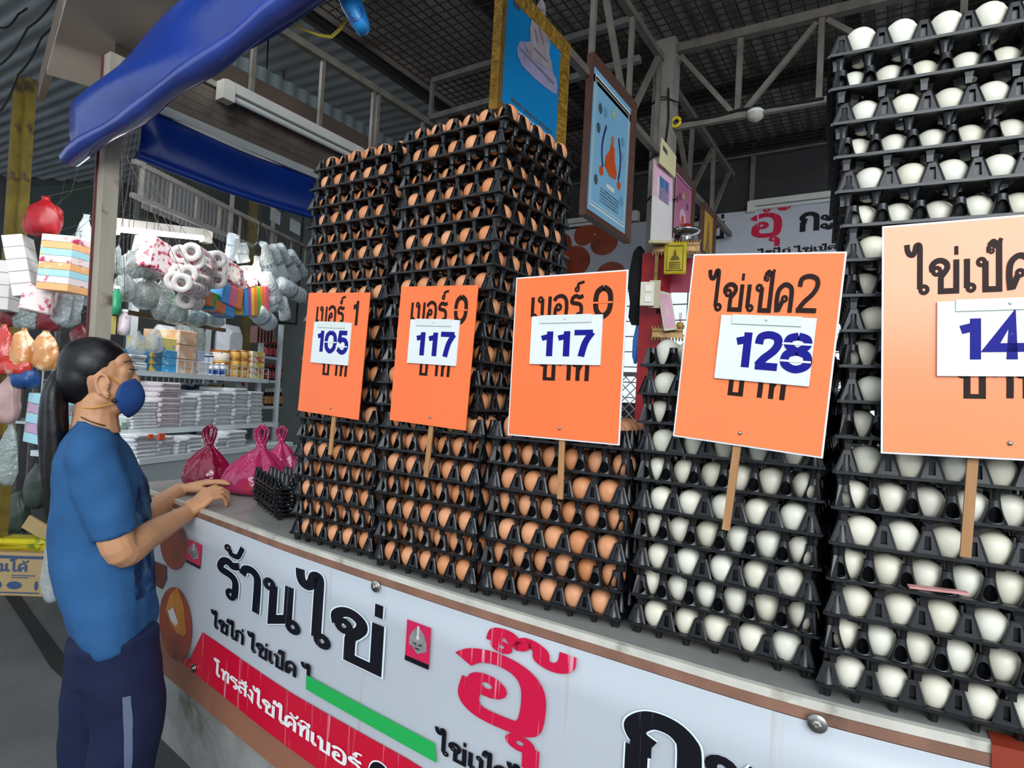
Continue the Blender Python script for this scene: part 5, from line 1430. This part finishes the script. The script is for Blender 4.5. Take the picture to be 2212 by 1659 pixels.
# lowest deck
for px, n, lab in (((296, 938, 344), 6, 'white packet, %s of the lowest pile by her chest'), ((346, 942, 379), 5, 'white packet, %s of the second low pile'), ((386, 949, 408), 4, 'white packet, %s of the third low pile'), ((411, 942, 444), 4, 'white packet, %s of the fourth low pile, behind the red bag'), ((468, 944, 492), 4, 'white packet, %s of the fifth low pile between the bags'), ((494, 931, 538), 4, 'white packet, %s of the last low pile, right of bag loop')):
    goods('bag_packet', lab, 'packet', px, zL, .20, .22, m_wpk, n, 'packets on the lowest shelf', 'soft')
goods('label_card', 'orange label card on the first low pile of white packets', 'card', (345, 936, 357), onG(350, 950, .2).z, .21, .01, M('orange_label', '#e0532a', .5))
goods('label_card', 'orange label card on white packets left of the red bag', 'card', (322, 938, 332), onG(327, 947, .2).z, .21, .01, M('orange_label', '#e0532a', .5))
goods('basket', 'grey lidded tub behind the low packets and red bag', 'tub', (420, 922, 466), zL + .02, -.05, .2, M('grey_tub', '#7f8680', .5), 1, None, 'soft')

# second unit beyond: sauces in dark bottles
m_sauce = (M('sauce_dark', '#2a120e', .2), M('sauce_cap', '#8e1f1a', .4), M('sauce_label', '#a3343a', .4, dirt=('#e0d5c5', 20, .52)))
m_soy = (M('soy_dark', '#160d0a', .2), M('soy_cap', '#c9c3b5', .4), M('soy_label', '#b07a3c', .4))
sec = thing('shelf_unit', 'narrow white rack of sauce bottles beyond the big shelf', 'shelf', (GP.x, GP.y, 0))
for s, o in ((.10, -.55), (.34, -.12), (.10, -.12)):
    p = GP + GD * s + GN * o
    obj('upright', MB().bar((p.x, p.y, 0), (p.x, p.y, zU + .42), .028), m_shelf, sec)
for v in (772, 822, 877):
    z = onG(595, v, -.15).z
    obj('shelf_board', deck(z, -.13, .42, .08, .36, .02), m_shelf, sec)
for v, top, n, mt, nm in ((772, 734, 4, m_sauce, 'upper'), (822, 785, 5, m_sauce, 'middle'), (877, 838, 5, m_soy, 'lower')):
    z = onG(595, v, -.15).z
    for k in range(n):
        u = 578 + k * (38 / n)
        goods('sauce_bottle', 'dark sauce bottle on the %s board of the narrow rack, %s from left' % (nm, ORD[k + 1]), 'bottle', (u, top, u + 36 / n), z, -.17, .05, mt, 1, 'sauce bottles', 'bottle')
for k in range(6):
    u = 556 + k * 7
    p = onG(u, 722, -.05); m = gal(p, 0, 0, 0, .3)
    mb = MB(); sbox(mb, m @ Matrix.Translation((0, 0, -.06)), .012, .07, .12, .3)
    obj('snack_pouch', mb, M('brown_pouch', '#6d4038', .3, var=.3, vs=20), loc=p, label='narrow brown pouch hanging above the sauce rack, %s from left' % ORD[k + 1], cat='pouch', group='brown pouches')
p = onG(583, 735, -.05); q_ = onG(540, 690, -.05); q2 = onG(640, 700, -.05)
obj('hanging_bar', MB().bar(q_, q2, .014).bar(q2, V((q2.x, q2.y, 3.4)), .012), m_dark, loc=q_, label='dark bar carrying the brown pouches above the sauce rack', cat='rail')

# ---------------------------------------------------------------- rails and hanging goods
zr = onG(400, 470, .12).z
rail = thing('hanging_rail', 'dark steel rails carrying the hanging goods before the shelves', 'rail', (GP.x, GP.y, zr))
def rbar(s0, s1, z, off, w=.022):
    a, b = GP + GD * s0 + GN * off, GP + GD * s1 + GN * off
    return MB().bar((a.x, a.y, z), (b.x, b.y, z), w)
obj('rail', rbar(sA_ - .05, .7, zr, .12), m_steeld, rail); obj('rail', rbar(sA_ - .05, .7, zr + .16, .12), m_steeld, rail)
obj('rail', rbar(sA_, -.5, onG(380, 694, .02).z, .02), M('brown_rail', '#6a5138', .6, var=.3), rail)
for s in (sA_, sA_ + .5 * LS_, -.22, .45):
    a = GP + GD * s + GN * .12
    obj('dropper', MB().bar((a.x, a.y, zr), (a.x, a.y, 3.5), .018), m_steeld, rail)
for k in range(14):
    s = sA_ + .19 * k; a = GP + GD * s + GN * .12
    obj('strut', MB().bar((a.x, a.y, zr), (a.x, a.y, zr + .16), .01), m_steel, rail)
a = GP + GD * .16 + GN * .16
b = onG(550, 420, -.5)
t = thing('steel_post', 'olive steel post above the lit bulb', 'post', (b.x, b.y, 0)); obj('shaft', MB().bar((b.x, b.y, 0), (b.x, b.y, 3.6), .05), M('olive_post', '#5d5427', .7, var=.4, vs=9), t)
pa, pb = onG(238, 494, -.05), onG(448, 516, -.05)
tube_light('fluorescent_light', 'glowing fluorescent tube above the hanging goods', pa, pb, True)
area('tube_glow', (pa + pb) / 2 + GN * .05 - V((0, 0, .06)), (pa + pb) / 2 + GN * .9 - V((0, 0, 1.2)), 1.0, .06, 6, (.93, .97, 1))
area('shop_tubes', GP - GD * .9 + GN * .45 + V((0, 0, 3.2 - GP.z)), GP - GD * .9 + V((0, 0, -.1)), 1.8, .1, 14, (.95, .98, 1))
pb_ = onG(553, 582, .30)
t = thing('light_bulb', 'glowing bulb in a black holder hanging among the clear rolls', 'light', pb_)
obj('glass', MB().lathe([(.004, -.036), (.022, -.030), (.030, -.012), (.028, .006), (.016, .030), (.014, .04)], 16, pb_), M('bulb_lit', '#fff6df', .3, emit=14.), t)
obj('neck', MB().lathe([(.015, .04), (.016, .075), (.012, .08)], 14, pb_), m_cap if False else M('white_enamel', '#d5d4cb', .4), t)
obj('holder', MB().lathe([(.017, .08), (.022, .09), (.022, .13), (.008, .15)], 14, pb_), m_dark, t)
obj('cord', MB().tube([pb_ + V((0, 0, .14)), pb_ + V((.02, 0, .3)), V((pb_.x, pb_.y, zr + .2)), V((pb_.x - .03, pb_.y, 3.5))], .005, 6), m_dark, t)
pl = bpy.data.lights.new('bulb_light', 'POINT'); pl.energy = 1.1; pl.color = (1, .93, .8); pl.shadow_soft_size = .03
plo = bpy.data.objects.new('bulb_light', pl); COL.objects.link(plo); plo.location = pb_ + GN * .06 - V((0, 0, .03))

def hang(t, top, col=None):
    """the string a thing hangs by, up to the rail"""
    if top.z < zr + .16: obj('string', MB().tube([top, V((top.x, top.y, zr + .17)) + GN * (.12 - (top - GP).dot(GN))], .0013, 4), col or M('dark_string', '#3a3532', .7), t)
def hpack(label, u0, v0, u1, v1, off, depth, mat, name='tissue_pack', cat='packet', rot=0., group=None, ends=None, r=.10, bands=None, string=True):
    """a wrapped pack hanging in front of the shelves; ends = (columns, rows) of roll ends on its face"""
    c, w, h = gsize(u0, v0, u1, v1, off)
    m = gal(c + V((0, 0, h / 2)), 0, 0, 0) @ Matrix.Rotation(rot, 4, 'Y') @ Matrix.Translation((0, 0, -h / 2))
    t = thing(name, label, cat, c, group=group)
    mb = MB(); sbox(mb, m, w, depth, h, r); obj('pack', mb, mat, t)
    if ends:
        for i in range(ends[0]):
            for j in range(ends[1]):
                x, z = (i + .5) / ends[0] * w - w / 2, (j + .5) / ends[1] * h
                rr = min(w / ends[0], h / ends[1]) * .47
                Mx = Matrix.Rotation(-PI / 2, 3, 'X')
                e = MB().lathe([(rr, -.02), (rr, .004), (rr * .9, .008), (rr * .42, .008), (rr * .40, .0085)], 16); e.v = [m @ (Mx @ p + V((x, .0, z))) for p in e.v]
                o = obj('paper_roll', e, m_roll, t)
                e = MB().lathe([(rr * .40, .0088), (rr * .38, .0092), (.0005, .0092)], 14); e.v = [m @ (Mx @ p + V((x, .0, z))) for p in e.v]
                obj('core', e, m_hole, o)
    if bands:
        n = len(bands)
        for k, b in enumerate(bands):
            q = MB()
            sbox(q, m @ Matrix.Translation((w * ((k + .5) / n - .5), .002, 0)), w / n * .98, depth * 1.01, h * 1.004, .08)
            obj('box', q, b, t)
    if string: hang(t, m @ V((0, -depth / 2, h)))
    return t
m_or_t, m_gr_t, m_bl_t, m_pk_t, m_ye_t, m_pu_t = [M('tissue_' + n, c, .35, var=.12, vs=9) for n, c in (('orange', '#e2742a'), ('green', '#4fae34'), ('blue', '#3492d6'), ('pink', '#e0608a'), ('yellow', '#e9b83a'), ('purple', '#8a4fa3'))]
hpack('large toilet roll pack with red heart print, nearest the corner post', 323, 520, 384, 592, .20, .12, m_heart, rot=.20)
def rollpack(label, rolls, rr=.046, string=True):
    """wrapped toilet rolls lying along slanted axes; rolls = (end pixel, far pixel, near offset, far offset)"""
    t = None
    for (u0, v0), (u1, v1), o0, o1 in rolls:
        a, b = onG(u0, v0, o0), onG(u1, v1, o1)
        if t is None: t = thing('toilet_roll_pack', label, 'packet', a)
        d = (b - a).normalized(); Mx = d.to_track_quat('Z', 'Y').to_matrix(); L = (b - a).length
        o = obj('wrapped_roll', MB().lathe([(rr * .98, .0), (rr, .006), (rr, L - .008), (rr * .9, L)], 20, a, Mx), m_heart, t)
        obj('paper_end', MB().lathe([(rr * .98, .001), (rr * .90, -.004), (rr * .42, -.003), (rr * .40, .004)], 20, a, Mx, caps=False), m_roll, o)
        obj('core', MB().lathe([(rr * .40, .0), (rr * .39, .012), (.0005, .0125)], 14, a, Mx), m_hole, o)
    a = onG(*rolls[0][0], rolls[0][2])
    if string: hang(t, a + V((0, 0, rr * .9)))
    return t
rollpack('toilet roll pack with five grey cores facing out, left of the cluster', [((u, v), (u + 22, v + 6), .34, .24) for u, v in ((389, 549), (397, 570), (386, 590), (376, 606), (401, 647))])
rollpack('pair of heart printed toilet rolls at the top of the cluster', [((413, 544), (458, 572), .44, .30), ((419, 564), (460, 590), .44, .30)])
rollpack('single heart printed toilet roll in the middle of the cluster', [((405, 592), (446, 608), .45, .33)])
rollpack('single heart printed toilet roll lowest of the cluster', [((392, 611), (434, 627), .46, .34)])
rollpack('column of three toilet rolls with cores out, right of cluster', [((u, v), (u - 18, v + 2), .38, .26) for u, v in ((471, 560), (472, 582), (471, 604))])
hpack('paper towel roll in heart print above the blue tissue pack', 484, 566, 523, 612, .30, .09, m_heart, rot=.12)
hpack('paper towel roll in heart print hanging just under the bulb', 524, 576, 556, 622, .31, .09, m_heart, rot=-.35)
hpack('green and orange tissue pack under the roll cluster', 424, 628, 478, 660, .28, .10, m_gr_t, rot=.08, bands=[m_gr_t, m_or_t, m_gr_t], string=False)
hpack('blue pink and orange tissue pack in the middle of coloured packs', 480, 618, 524, 662, .30, .12, m_bl_t, rot=.10, bands=[m_bl_t, m_pk_t, m_or_t], string=False)
hpack('orange purple and blue tissue pack right of the middle coloured pack', 526, 615, 554, 682, .30, .12, m_ye_t, rot=-.16, bands=[m_bl_t, m_pu_t, m_ye_t, m_or_t], string=False)
hpack('orange and green tissue pack at the right of the coloured packs', 552, 618, 580, 678, .29, .12, m_or_t, rot=-.2, bands=[m_gr_t, m_or_t, m_pk_t], string=False)
hpack('blue and pink tissue pack lowest of the coloured packs', 466, 656, 508, 680, .29, .10, m_bl_t, bands=[m_or_t, m_bl_t], rot=.15, string=False)

def roll(label, u0, v0, u1, v1, w, off, mat=None, group='clear rolls', name='plastic_roll'):
    """a long rolled wad of clear bags hanging at a slant"""
    a, b = onG(u0, v0, off), onG(u1, v1, off)
    t = thing(name, label, 'roll', b, group=group)
    k = 1300 / (a - CAMP).dot(_f); r = w / 2 / k
    d = b - a; pr = [(.5, 0), (.9, .03), (1, .08), (1.02, .4), (1, .7), (1, .94), (.9, .985), (.5, 1)]
    o = obj('film', MB().tube([a + d * z + GN * (.004 * math.sin(9 * z + u0)) for q, z in pr], [r * q for q, z in pr], 12), mat or m_clear2, t)
    obj('mark', MB().tube([a + d * .46, a + d * .54], r * 1.03, 12, False), M('grey_mark', '#6f7f8c', .5), t)
    hang(t, a)
    return t
for k, q in enumerate(((506, 505, 499, 562, 26), (520, 525, 526, 568, 28), (562, 524, 594, 614, 30), (584, 530, 612, 600, 28), (598, 530, 640, 602, 28), (622, 545, 655, 592, 26))):
    roll('clear plastic bag roll in the hanging fan, %s from left' % ORD[k + 1], *q, .22 - .015 * k)
for k, q in enumerate(((570, 590, 596, 650, 34), (602, 612, 650, 640, 36), (606, 640, 618, 690, 26), (548, 668, 584, 700, 40), (580, 640, 592, 668, 26))):
    roll('clear plastic bundle under the hanging fan of rolls, %s one down' % ORD[k + 1], *q, .25, m_clear2, 'clear bundles')
def pillow(label, u0, v0, u1, v1, off, mat, seed, name='plastic_bag', cat='bag', group='clear hanging bags', string=True):
    rg = random.Random(seed)
    c, w, h = gsize(u0, v0, u1, v1, off)
    m = gal(c, 0, 0, 0); rings = []
    for r, z in ((.35, 0), (.85, .06), (1, .22), (.97, .5), (.85, .7), (.5, .86), (.18, .95), (.22, 1)):
        ring = []
        for k in range(28):
            a = 2 * PI * k / 28; f = 1 + .07 * math.sin(5 * a + seed) + .05 * math.sin(9 * a + 2 * seed + 6 * z)
            ring.append(m @ V((math.cos(a) * r * w / 2 * f, math.sin(a) * r * w * .32 * f, z * h)))
        rings.append(ring)
    t = thing(name, label, cat, c, group=group)
    o = crumple(obj('bag', MB().loft(rings, True, True, True), mat, t), .022)
    if string: hang(t, m @ V((0, 0, h)))
    return t
for k, q in enumerate(((241, 528, 262, 590), (256, 540, 300, 602), (288, 505, 330, 600), (286, 590, 342, 668), (326, 600, 372, 690), (352, 640, 400, 700), (398, 650, 440, 705), (436, 655, 480, 705), (244, 590, 290, 650))):
    pillow('grey clear bag hanging behind the corner post goods, %s along' % ORD[k + 1], *q, .08 + .02 * (k % 3), m_grey2, k + 1)
pillow('clear bag of water hanging before the left boxes, left of two', 278, 715, 312, 768, .06, m_clear, 21, string=False); pillow('clear bag hanging before the left boxes, right of two', 315, 710, 350, 762, .06, m_clear, 22, string=False)
goods_ = (('green bottle hanging in clear film beside the corner post', 240, 617, 258, 680, M('green_bottle', '#2f8f62', .2), M('bottle_cap_white', '#e7e7e4', .3)), ('slim white and pink bottle hanging beside the corner post', 256, 668, 277, 724, M('pinkwhite_bottle', '#d6c9cf', .3, dirt=('#8f3f6a', 30, .58)), M('bottle_cap_white', '#e7e7e4', .3)), ('yellow carton edge hanging by the corner post', 234, 682, 250, 722, M('yellow_carton', '#d7c766', .4), M('yellow_carton', '#d7c766', .4)))
for lab, u0, v0, u1, v1, mt, cp in goods_:
    c, w, h = gsize(u0, v0, u1, v1, .2)
    t = thing('bottle' if 'bottle' in lab else 'carton', lab, 'bottle' if 'bottle' in lab else 'box', c)
    if 'bottle' in lab:
        obj('body', MB().lathe([(w * .3, 0), (w * .45, h * .05), (w * .5, h * .3), (w * .42, h * .7), (w * .2, h * .85), (w * .2, h * .9)], 14, c), mt, t)
        obj('cap', MB().lathe([(w * .23, h * .9), (w * .23, h), (w * .15, h)], 12, c), cp, t)
    else:
        mb = MB(); sbox(mb, gal(c, 0, 0, 0), w, .05, h, .04); obj('carton_body', mb, mt, t)
    hang(t, c + V((0, 0, h)))

# goods left of the corner post, nearer the street
def lbox(name, label, cat, u0, v0, u1, v1, t_, depth, mats, n=1, rz=.5, tilt=0., group=None, side=None):
    C0 = dep((u0 + u1) / 2, v1, t_); w = (u1 - u0) / FPX * t_; h = (v1 - v0) / FPX * t_
    m = Matrix.Translation(C0) @ Matrix.Rotation(YAW + rz, 4, 'Z') @ Matrix.Rotation(tilt, 4, 'Y')
    t = thing(name, label, cat, C0, group=group)
    for k in range(n):
        mt = mats[k % len(mats)] if isinstance(mats, list) else mats
        mb = MB(); sbox(mb, m @ Matrix.Scale(-1, 4, (0, 1, 0)), w, depth, h / n * .97, .05, h * k / n)
        obj('box', mb, mt, t)
    z = C0.z + h
    obj('string', MB().tube([m @ V((0, depth / 2, h)), m @ V((0, depth / 2, h)) + _f * .3 + V((0, 0, .3)), V((C0.x, C0.y, 3.4)) + _f * .5], .0013, 4), M('dark_string', '#3a3532', .7), t)
    return t
m_tw = M('tissue_white', '#ddd9d4', .5, var=.06); m_t1 = M('tissue_floral_pink', '#e2d3cf', .4, dirt=('#b8305c', 30, .52)); m_t2 = M('tissue_floral_blue', '#9fd0dc', .4, dirt=('#e0b84a', 26, .56)); m_t3 = M('tissue_floral_orange', '#e8ab72', .4, dirt=('#f0dcc6', 22, .55))
lbox('tissue_bundle', 'hanging column of white tissue boxes left of the printed ones', 'tissue boxes', 30, 505, 68, 638, 2.68, .12, m_tw, 5, .30, -.22)
lbox('tissue_bundle', 'hanging block of floral tissue boxes with orange and blue stripes', 'tissue boxes', 72, 505, 148, 626, 2.6, .12, [m_t3, m_t1, m_t2, m_t3, m_t1, m_t2, m_t3, m_t1], 8, -.12, .05)
lbox('tissue_bundle', 'small pink floral tissue box hanging below the floral block', 'tissue boxes', 44, 615, 98, 672, 2.65, .13, [m_t1], 1, .45, .15)
lbox('tissue_bundle', 'white tissue boxes cut by the left picture edge', 'tissue boxes', -24, 560, 12, 668, 2.95, .13, m_tw, 4, .3)
lbox('soap_bundle', 'hanging bundle of striped soap boxes beside her ponytail', 'soap boxes', 38, 850, 96, 958, 2.6, .12, [m_t2, M('soap_lilac', '#b99ab5', .4, dirt=('#5b8f6a', 20, .56))], 5, -.35, .08)
area('left_goods_fill', dep(120, 250, 2.2) - Rh * 0 + V((0, 0, .1)), dep(90, 640, 2.8), 1.0, .08, 9, (.95, .98, 1))  # added fill lamp that brightens the left goods, no visible source
def lbag(name, label, u0, v0, u1, v1, t_, mat, seed, cat='bag', knot=True, group=None, up=True):
    C0 = dep((u0 + u1) / 2, v1, t_); w = (u1 - u0) / FPX * t_; h = (v1 - v0) / FPX * t_
    rings = []
    for r, z in ((.3, 0), (.8, .05), (1, .2), (.98, .5), (.9, .68), (.55, .84), (.16, .94), (.24, 1)):
        rings.append([C0 + _r * (math.cos(a) * r * w / 2 * (1 + .10 * math.sin(5 * a + seed + 4 * z) + .07 * math.sin(11 * a + 2 * seed + 5 * z))) + _f * (math.sin(a) * r * w * .3) + V((0, 0, z * h)) for a in [2 * PI * k / 30 for k in range(30)]])
    t = thing(name, label, cat, C0, group=group)
    crumple(obj('bag', MB().loft(rings, True, True, True), mat, t), .022)
    if up: obj('string', MB().tube([C0 + V((0, 0, h)), C0 + V((0, 0, h)) + _f * .5 + V((0, 0, .25)), V((C0.x, C0.y, 3.4)) + _f * .7], .0013, 4), M('dark_string', '#3a3532', .7), t)
    return t
lbag('string_bag', 'red net bag hanging at the top left over the tissue boxes', 52, 424, 132, 512, 2.7, M('red_net', '#a3131c', .4, alpha=.8, var=.4, vs=40), 2)
for k, q in enumerate(((90, 500, 126, 655), (108, 560, 150, 700), (134, 500, 176, 690), (146, 462, 200, 640), (160, 520, 205, 660))):
    lbag('plastic_bag', 'bundle of clear bags hanging left of the corner post, %s from left' % ORD[k + 1], *q, 2.75 + .05 * k, m_clear2, 30 + k, group='clear bundles by the post')
m_sn1 = M('snack_orange', '#c98a52', .25, dirt=('#ecd0ac', 22, .52), spec=.7, bump=.4, bs=24); m_sn2 = M('snack_red', '#b8352a', .25, dirt=('#e8d9c6', 12, .58), spec=.7, bump=.4)
for lab, q, mt in (('orange snack bag hanging left, the one with a pale patch', (20, 708, 72, 798), m_sn1), ('orange snack bag hanging left of the white upright', (68, 714, 122, 800), m_sn1), ('red snack bag at the left picture edge', (-20, 700, 26, 800), m_sn2), ('red and white snack bag under the orange ones', (0, 770, 70, 812), m_sn2), ('crumpled dark blue bag below the snack bags', (24, 792, 82, 838), M('crumpled_blue', '#1d4a86', .4, var=.4, vs=14)), ('clear pink bag at the left edge below the snacks', (-14, 806, 40, 915), M('pinkish_film', '#c9a5a0', .2, alpha=.75, var=.3, vs=10)), ('grey clear bag at the left edge, lowest hanging one', (-10, 912, 36, 1050), m_grey2)):
    lbag('snack_bag' if 'snack' in lab else 'plastic_bag', lab, *q, 2.6, mt, len(lab), up=True)
lbag('plastic_bag', 'tall clear bag with dark green contents behind her back', 86, 1135, 128, 1300, 3.0, m_clear, 51, up=False)
for k, q in enumerate(((0, 640, 40, 705), (30, 655, 80, 712), (80, 660, 130, 715), (128, 660, 170, 710), (150, 700, 196, 745))):
    lbag('plastic_bag', 'dim grey bag in the second layer left of the post, %s from left' % ORD[k + 1], *q, 3.1, m_grey2 if k % 2 else M('dim_red_film', '#8e2f35', .3, var=.4, vs=12), 70 + k, group='dim second layer bags')
for k, q in enumerate(((2, 1060, 60, 1150), (50, 1000, 96, 1100), (96, 980, 130, 1140))):
    lbag('plastic_bag', 'dark packed bag standing on the floor rack behind her, %s from left' % ORD[k + 1], *q, 4.5, M('dim_green_film', '#4d5a4e', .35, var=.5, vs=10), 80 + k, group='dark bags behind her', up=True)
# rack behind her
rk = thing('wire_rack', 'white slotted rack uprights behind the woman\'s ponytail', 'rack', dep(80, 1180, 4.6))
for u0, v0 in ((126, 704), (76, 838), (44, 838)):
    a = dep(u0, v0, 4.6); obj('upright', MB().bar((a.x, a.y, 0), a, .03), m_steeld, rk)
a, b = dep(-30, 905, 4.7), dep(140, 905, 4.7); b.z = a.z
obj('shelf_board', MB().bar(a, b, .3, .02), m_shelf, rk)
# cardboard box on the floor with packets on it
cb = dep(30, 1276, 3.75); cb.z = .0
t = thing('cardboard_box', 'brown cardboard box with blue Thai lettering on the floor behind her', 'box', cb)
m = Matrix.Translation(V((cb.x, cb.y, 0))) @ Matrix.Rotation(YAW + .08, 4, 'Z')
w_, h_ = .36, .27
mb = MB(); sbox(mb, m @ Matrix.Scale(-1, 4, (0, 1, 0)), w_, .3, h_, .02); obj('carton', mb, M('cardboard', '#b59a6c', .8, var=.12, vs=6), t)
m_bi = M('box_ink', '#3b4f74', .7)
mb = MB(); lettering(mb, 'นโด้', lambda x, y: m @ V((-.10 + x * .075, -.002, .155 + y * .05)), .2); obj('lettering', mb, m_bi, t, recalc=False)
mb = MB()
for q in ((-.14, .235, .30, .018), (-.02, .128, .14, .006), (-.02, .115, .10, .006), (-.13, .02, .28, .008)): mb.add([m @ V((q[0] + a * q[2], -.002, q[1] + b * q[3])) for a, b in ((0, 0), (1, 0), (1, 1), (0, 1))], [(0, 1, 2, 3)])
for cx, rx, rz in ((-.09, .018, .022), (.0, .045, .025), (.13, .012, .03)): mb.add([m @ V((cx + rx * math.cos(a), -.002, .07 + rz * math.sin(a))) for a in [2 * PI * i / 12 for i in range(12)]], [tuple(range(12))])
obj('print', mb, m_bi, t, recalc=False)
rg = random.Random(4)
o = MB(); sbox(o, m @ Matrix.Translation((-.02, .03, h_ + .0)) @ Matrix.Scale(-1, 4, (0, 1, 0)), .30, .18, .07, .45)
obj('snack_packet', o, M('yellow_packet', '#d3c224', .3, dirt=('#6b8f2a', 12, .56)), loc=(cb.x, cb.y, h_), label='yellow and green packet lying on the cardboard box', cat='packet')
o = MB(); sbox(o, m @ Matrix.Translation((.06, .10, h_ + .072)) @ Matrix.Rotation(.5, 4, 'Y') @ Matrix.Scale(-1, 4, (0, 1, 0)), .26, .02, .09, .1)
obj('cardboard_flap', o, M('cardboard', '#b59a6c', .8), loc=(cb.x, cb.y, h_), label='loose grey-brown card leaning on the yellow packet', cat='card')
# ================================================================ red carrier bags, spare trays and small things at the stall
m_bag = M('red_bag_film', '#8e0c38', .2, var=.35, vs=14, spec=.8, bump=.7, bs=30)
m_bag2 = M('pink_bag_film', '#b92a62', .2, var=.35, vs=12, alpha=.88, spec=.8, bump=.7, bs=28, dirt=('#b5301f', 9, .58))
m_tom = M('red_goods', '#c22a17', .4, var=.3, vs=8)
def carrier(label, u, v, w, h, mat, seed, knot_lean=0., sq=.8):
    """a knotted plastic carrier: fat folded body, gathered neck and a loop of handle; (u, v) = pixel of its foot on the counter"""
    rg = random.Random(seed)
    c = onZ(u, v, ZC)
    t = thing('carrier_bag', label, 'bag', c, group='knotted carrier bags')
    ph = [rg.uniform(0, 6) for _ in range(6)]
    rings = []
    prof = ((.45, 0), (.80, .015), (.97, .08), (1.0, .20), (.95, .32), (.80, .44), (.58, .56), (.37, .66), (.20, .74), (.12, .80), (.10, .84))
    for r, z in prof:
        ring = []
        for k in range(48):
            a = 2 * PI * k / 48
            fold = 1 + (.05 + .10 * z) * math.sin(5 * a + ph[0] + 2 * z) * (.3 + z) + .05 * math.sin(11 * a + ph[1]) * z + .04 * math.sin(3 * a + ph[2])
            q = c + _r * (math.cos(a) * r * w / 2 * fold) + V((-_r.y, _r.x, 0)) * (math.sin(a) * r * w / 2 * sq * fold) + Zu * (z * h + .006 * math.sin(7 * a + ph[3]) * (.2 < z < .7)) + _r * knot_lean * z
            ring.append(q)
        rings.append(ring)
    o = obj('bag', MB().loft(rings, True, True, True), mat, t); mod(o, 'SUBSURF', levels=1, render_levels=1)
    n = c + Zu * (h * .82) + _r * knot_lean * .82
    lp = MB(); L = h * .34
    for off in (-.006, .006):
        lp.tube([n + _r * off + Zu * -.01, n + _r * (off - .016) + Zu * L * .4, n + _r * (off - .018) + Zu * L * .75, n + _r * off + Zu * L, n + _r * (off + .016) + Zu * L * .8, n + _r * (off + .014) + Zu * L * .45, n + _r * (off + .002) + Zu * -.005], [.012, .010, .009, .011, .009, .008, .011], 8, flat=.5)
    obj('handle_loop', lp, mat, t, label='twisted handles tied in a loop')
    obj('knot', MB().ball(n, (.016, .014, .014), 12, 8), mat, t)
    return c
carrier('deep red knotted carrier bag beside the woman\'s hands', 447, 1050, .185, .200, m_bag, 1)
ca = carrier('pink see-through carrier bag behind the empty trays, red goods inside', 550, 1066, .245, .215, m_bag2, 5, .018)
tb = MB()
carrier('smaller pink carrier bag at the back, nearest the brown eggs', 612, 1024, .15, .185, m_bag2, 9, -.02)

# spare trays, nested
e0 = onZ(520, 1098, ZC)
m_spare = m_tray
NEST = .0125
er = -.40
ex, eyv = -.20 - .296 * math.cos(er), .19 - .296 * math.sin(er)
labels = ['lowest', 'second', 'third', 'fourth', 'fifth', 'sixth', 'topmost']
for k in range(7):
    m = Matrix.Translation((ex + .004 * math.sin(k * 2.1), eyv + .004 * math.cos(k * 1.7), ZC + .0195 + NEST * k)) @ Matrix.Rotation(er + .012 * math.sin(k * 3), 4, 'Z')
    o = bpy.data.objects.new('egg_tray', TRAY); COL.objects.link(o); o.matrix_world = m
    tag(o, 'empty black egg tray, %s of the pile nested beside the red bags' % labels[k], 'egg tray', 'empty egg trays')

# blue plastic horn hung from the roof on a yellow cord
c = dep(766, 22, 1.5)
t = thing('plastic_horn', 'bright blue plastic horn hanging under the roof on a yellow cord', 'horn', c)
d1 = (dep(785, 66, 1.5) - dep(745, -25, 1.5))
d1n = d1.normalized(); Mr = d1n.to_track_quat('Z', 'Y').to_matrix()
m_hb = M('horn_blue', '#1c7fc4', .35, var=.1)
obj('shell', MB().lathe([(.020, -.075), (.031, -.06), (.034, -.02), (.029, .03), (.023, .055), (.012, .062), (.002, .063)], 16, c, Mr, True, 1, .8), m_hb, t)
side = (CAMP - c).normalized()
side = (side - d1n * side.dot(d1n)).normalized(); Ms = side.to_track_quat('Z', 'Y').to_matrix()
for k, rr in enumerate((.019, .013)): obj('ring', MB().lathe([(rr - .003, .024), (rr, .027), (rr + .001, .024)], 20, c + d1n * .02 - V((0, 0, .004)), Ms), M('ring_navy', '#13467f', .4), t)
pts = [dep(u, v, 1.55) for u, v in ((628, 42), (650, 62), (690, 75), (715, 78), (735, 60), (748, 40), (775, 12), (795, -12))]
obj('cord', MB().tube(pts, .0024, 6).tube([p + V((.004, 0, -.006 * math.sin(i * .5))) for i, p in enumerate(pts)], .0024, 6), M('yellow_cord', '#a08d1d', .6), t)

# small lamp on the cross truss with its cable
p = onY(1632, 247, 1.92)
t = thing('bulkhead_lamp', 'small round unlit lamp clipped under the cross truss', 'lamp', p)
obj('base', MB().lathe([(.03, .02), (.04, .012), (.04, 0)], 16, p), m_lam2, t); obj('dome', MB().lathe([(.038, 0), (.034, -.018), (.018, -.03), (.002, -.034)], 16, p), M('lamp_glass', '#b7b2a8', .3), t)
pts = [onY(u, v, 1.90) for u, v in ((1458, 262), (1500, 258), (1550, 250), (1600, 236), (1650, 232), (1720, 222), (1780, 212))]
obj('cable', MB().tube(pts, .006, 6), m_dark, t)
p = onY(1460, 264, 1.9)
obj('cable_clip', MB().tube([p + V((.022 * math.cos(a), 0, .022 * math.sin(a))) for a in [2 * PI * i / 12 for i in range(13)]], .008, 6), M('yellow_tape', '#d8c018', .5), t, label='yellow tape round the cable')
# pink tag stuck between trays of the tallest white stack
a, b = onY(1962, 1266, .028), onY(2090, 1281, .040)
obj('pink_strip', MB().bar(a, b, .012, .003), M('pink_board', '#c98d8a', .6, var=.3, vs=40), loc=a, label='narrow pink board strip wedged between trays of the tall white stack', cat='strip')
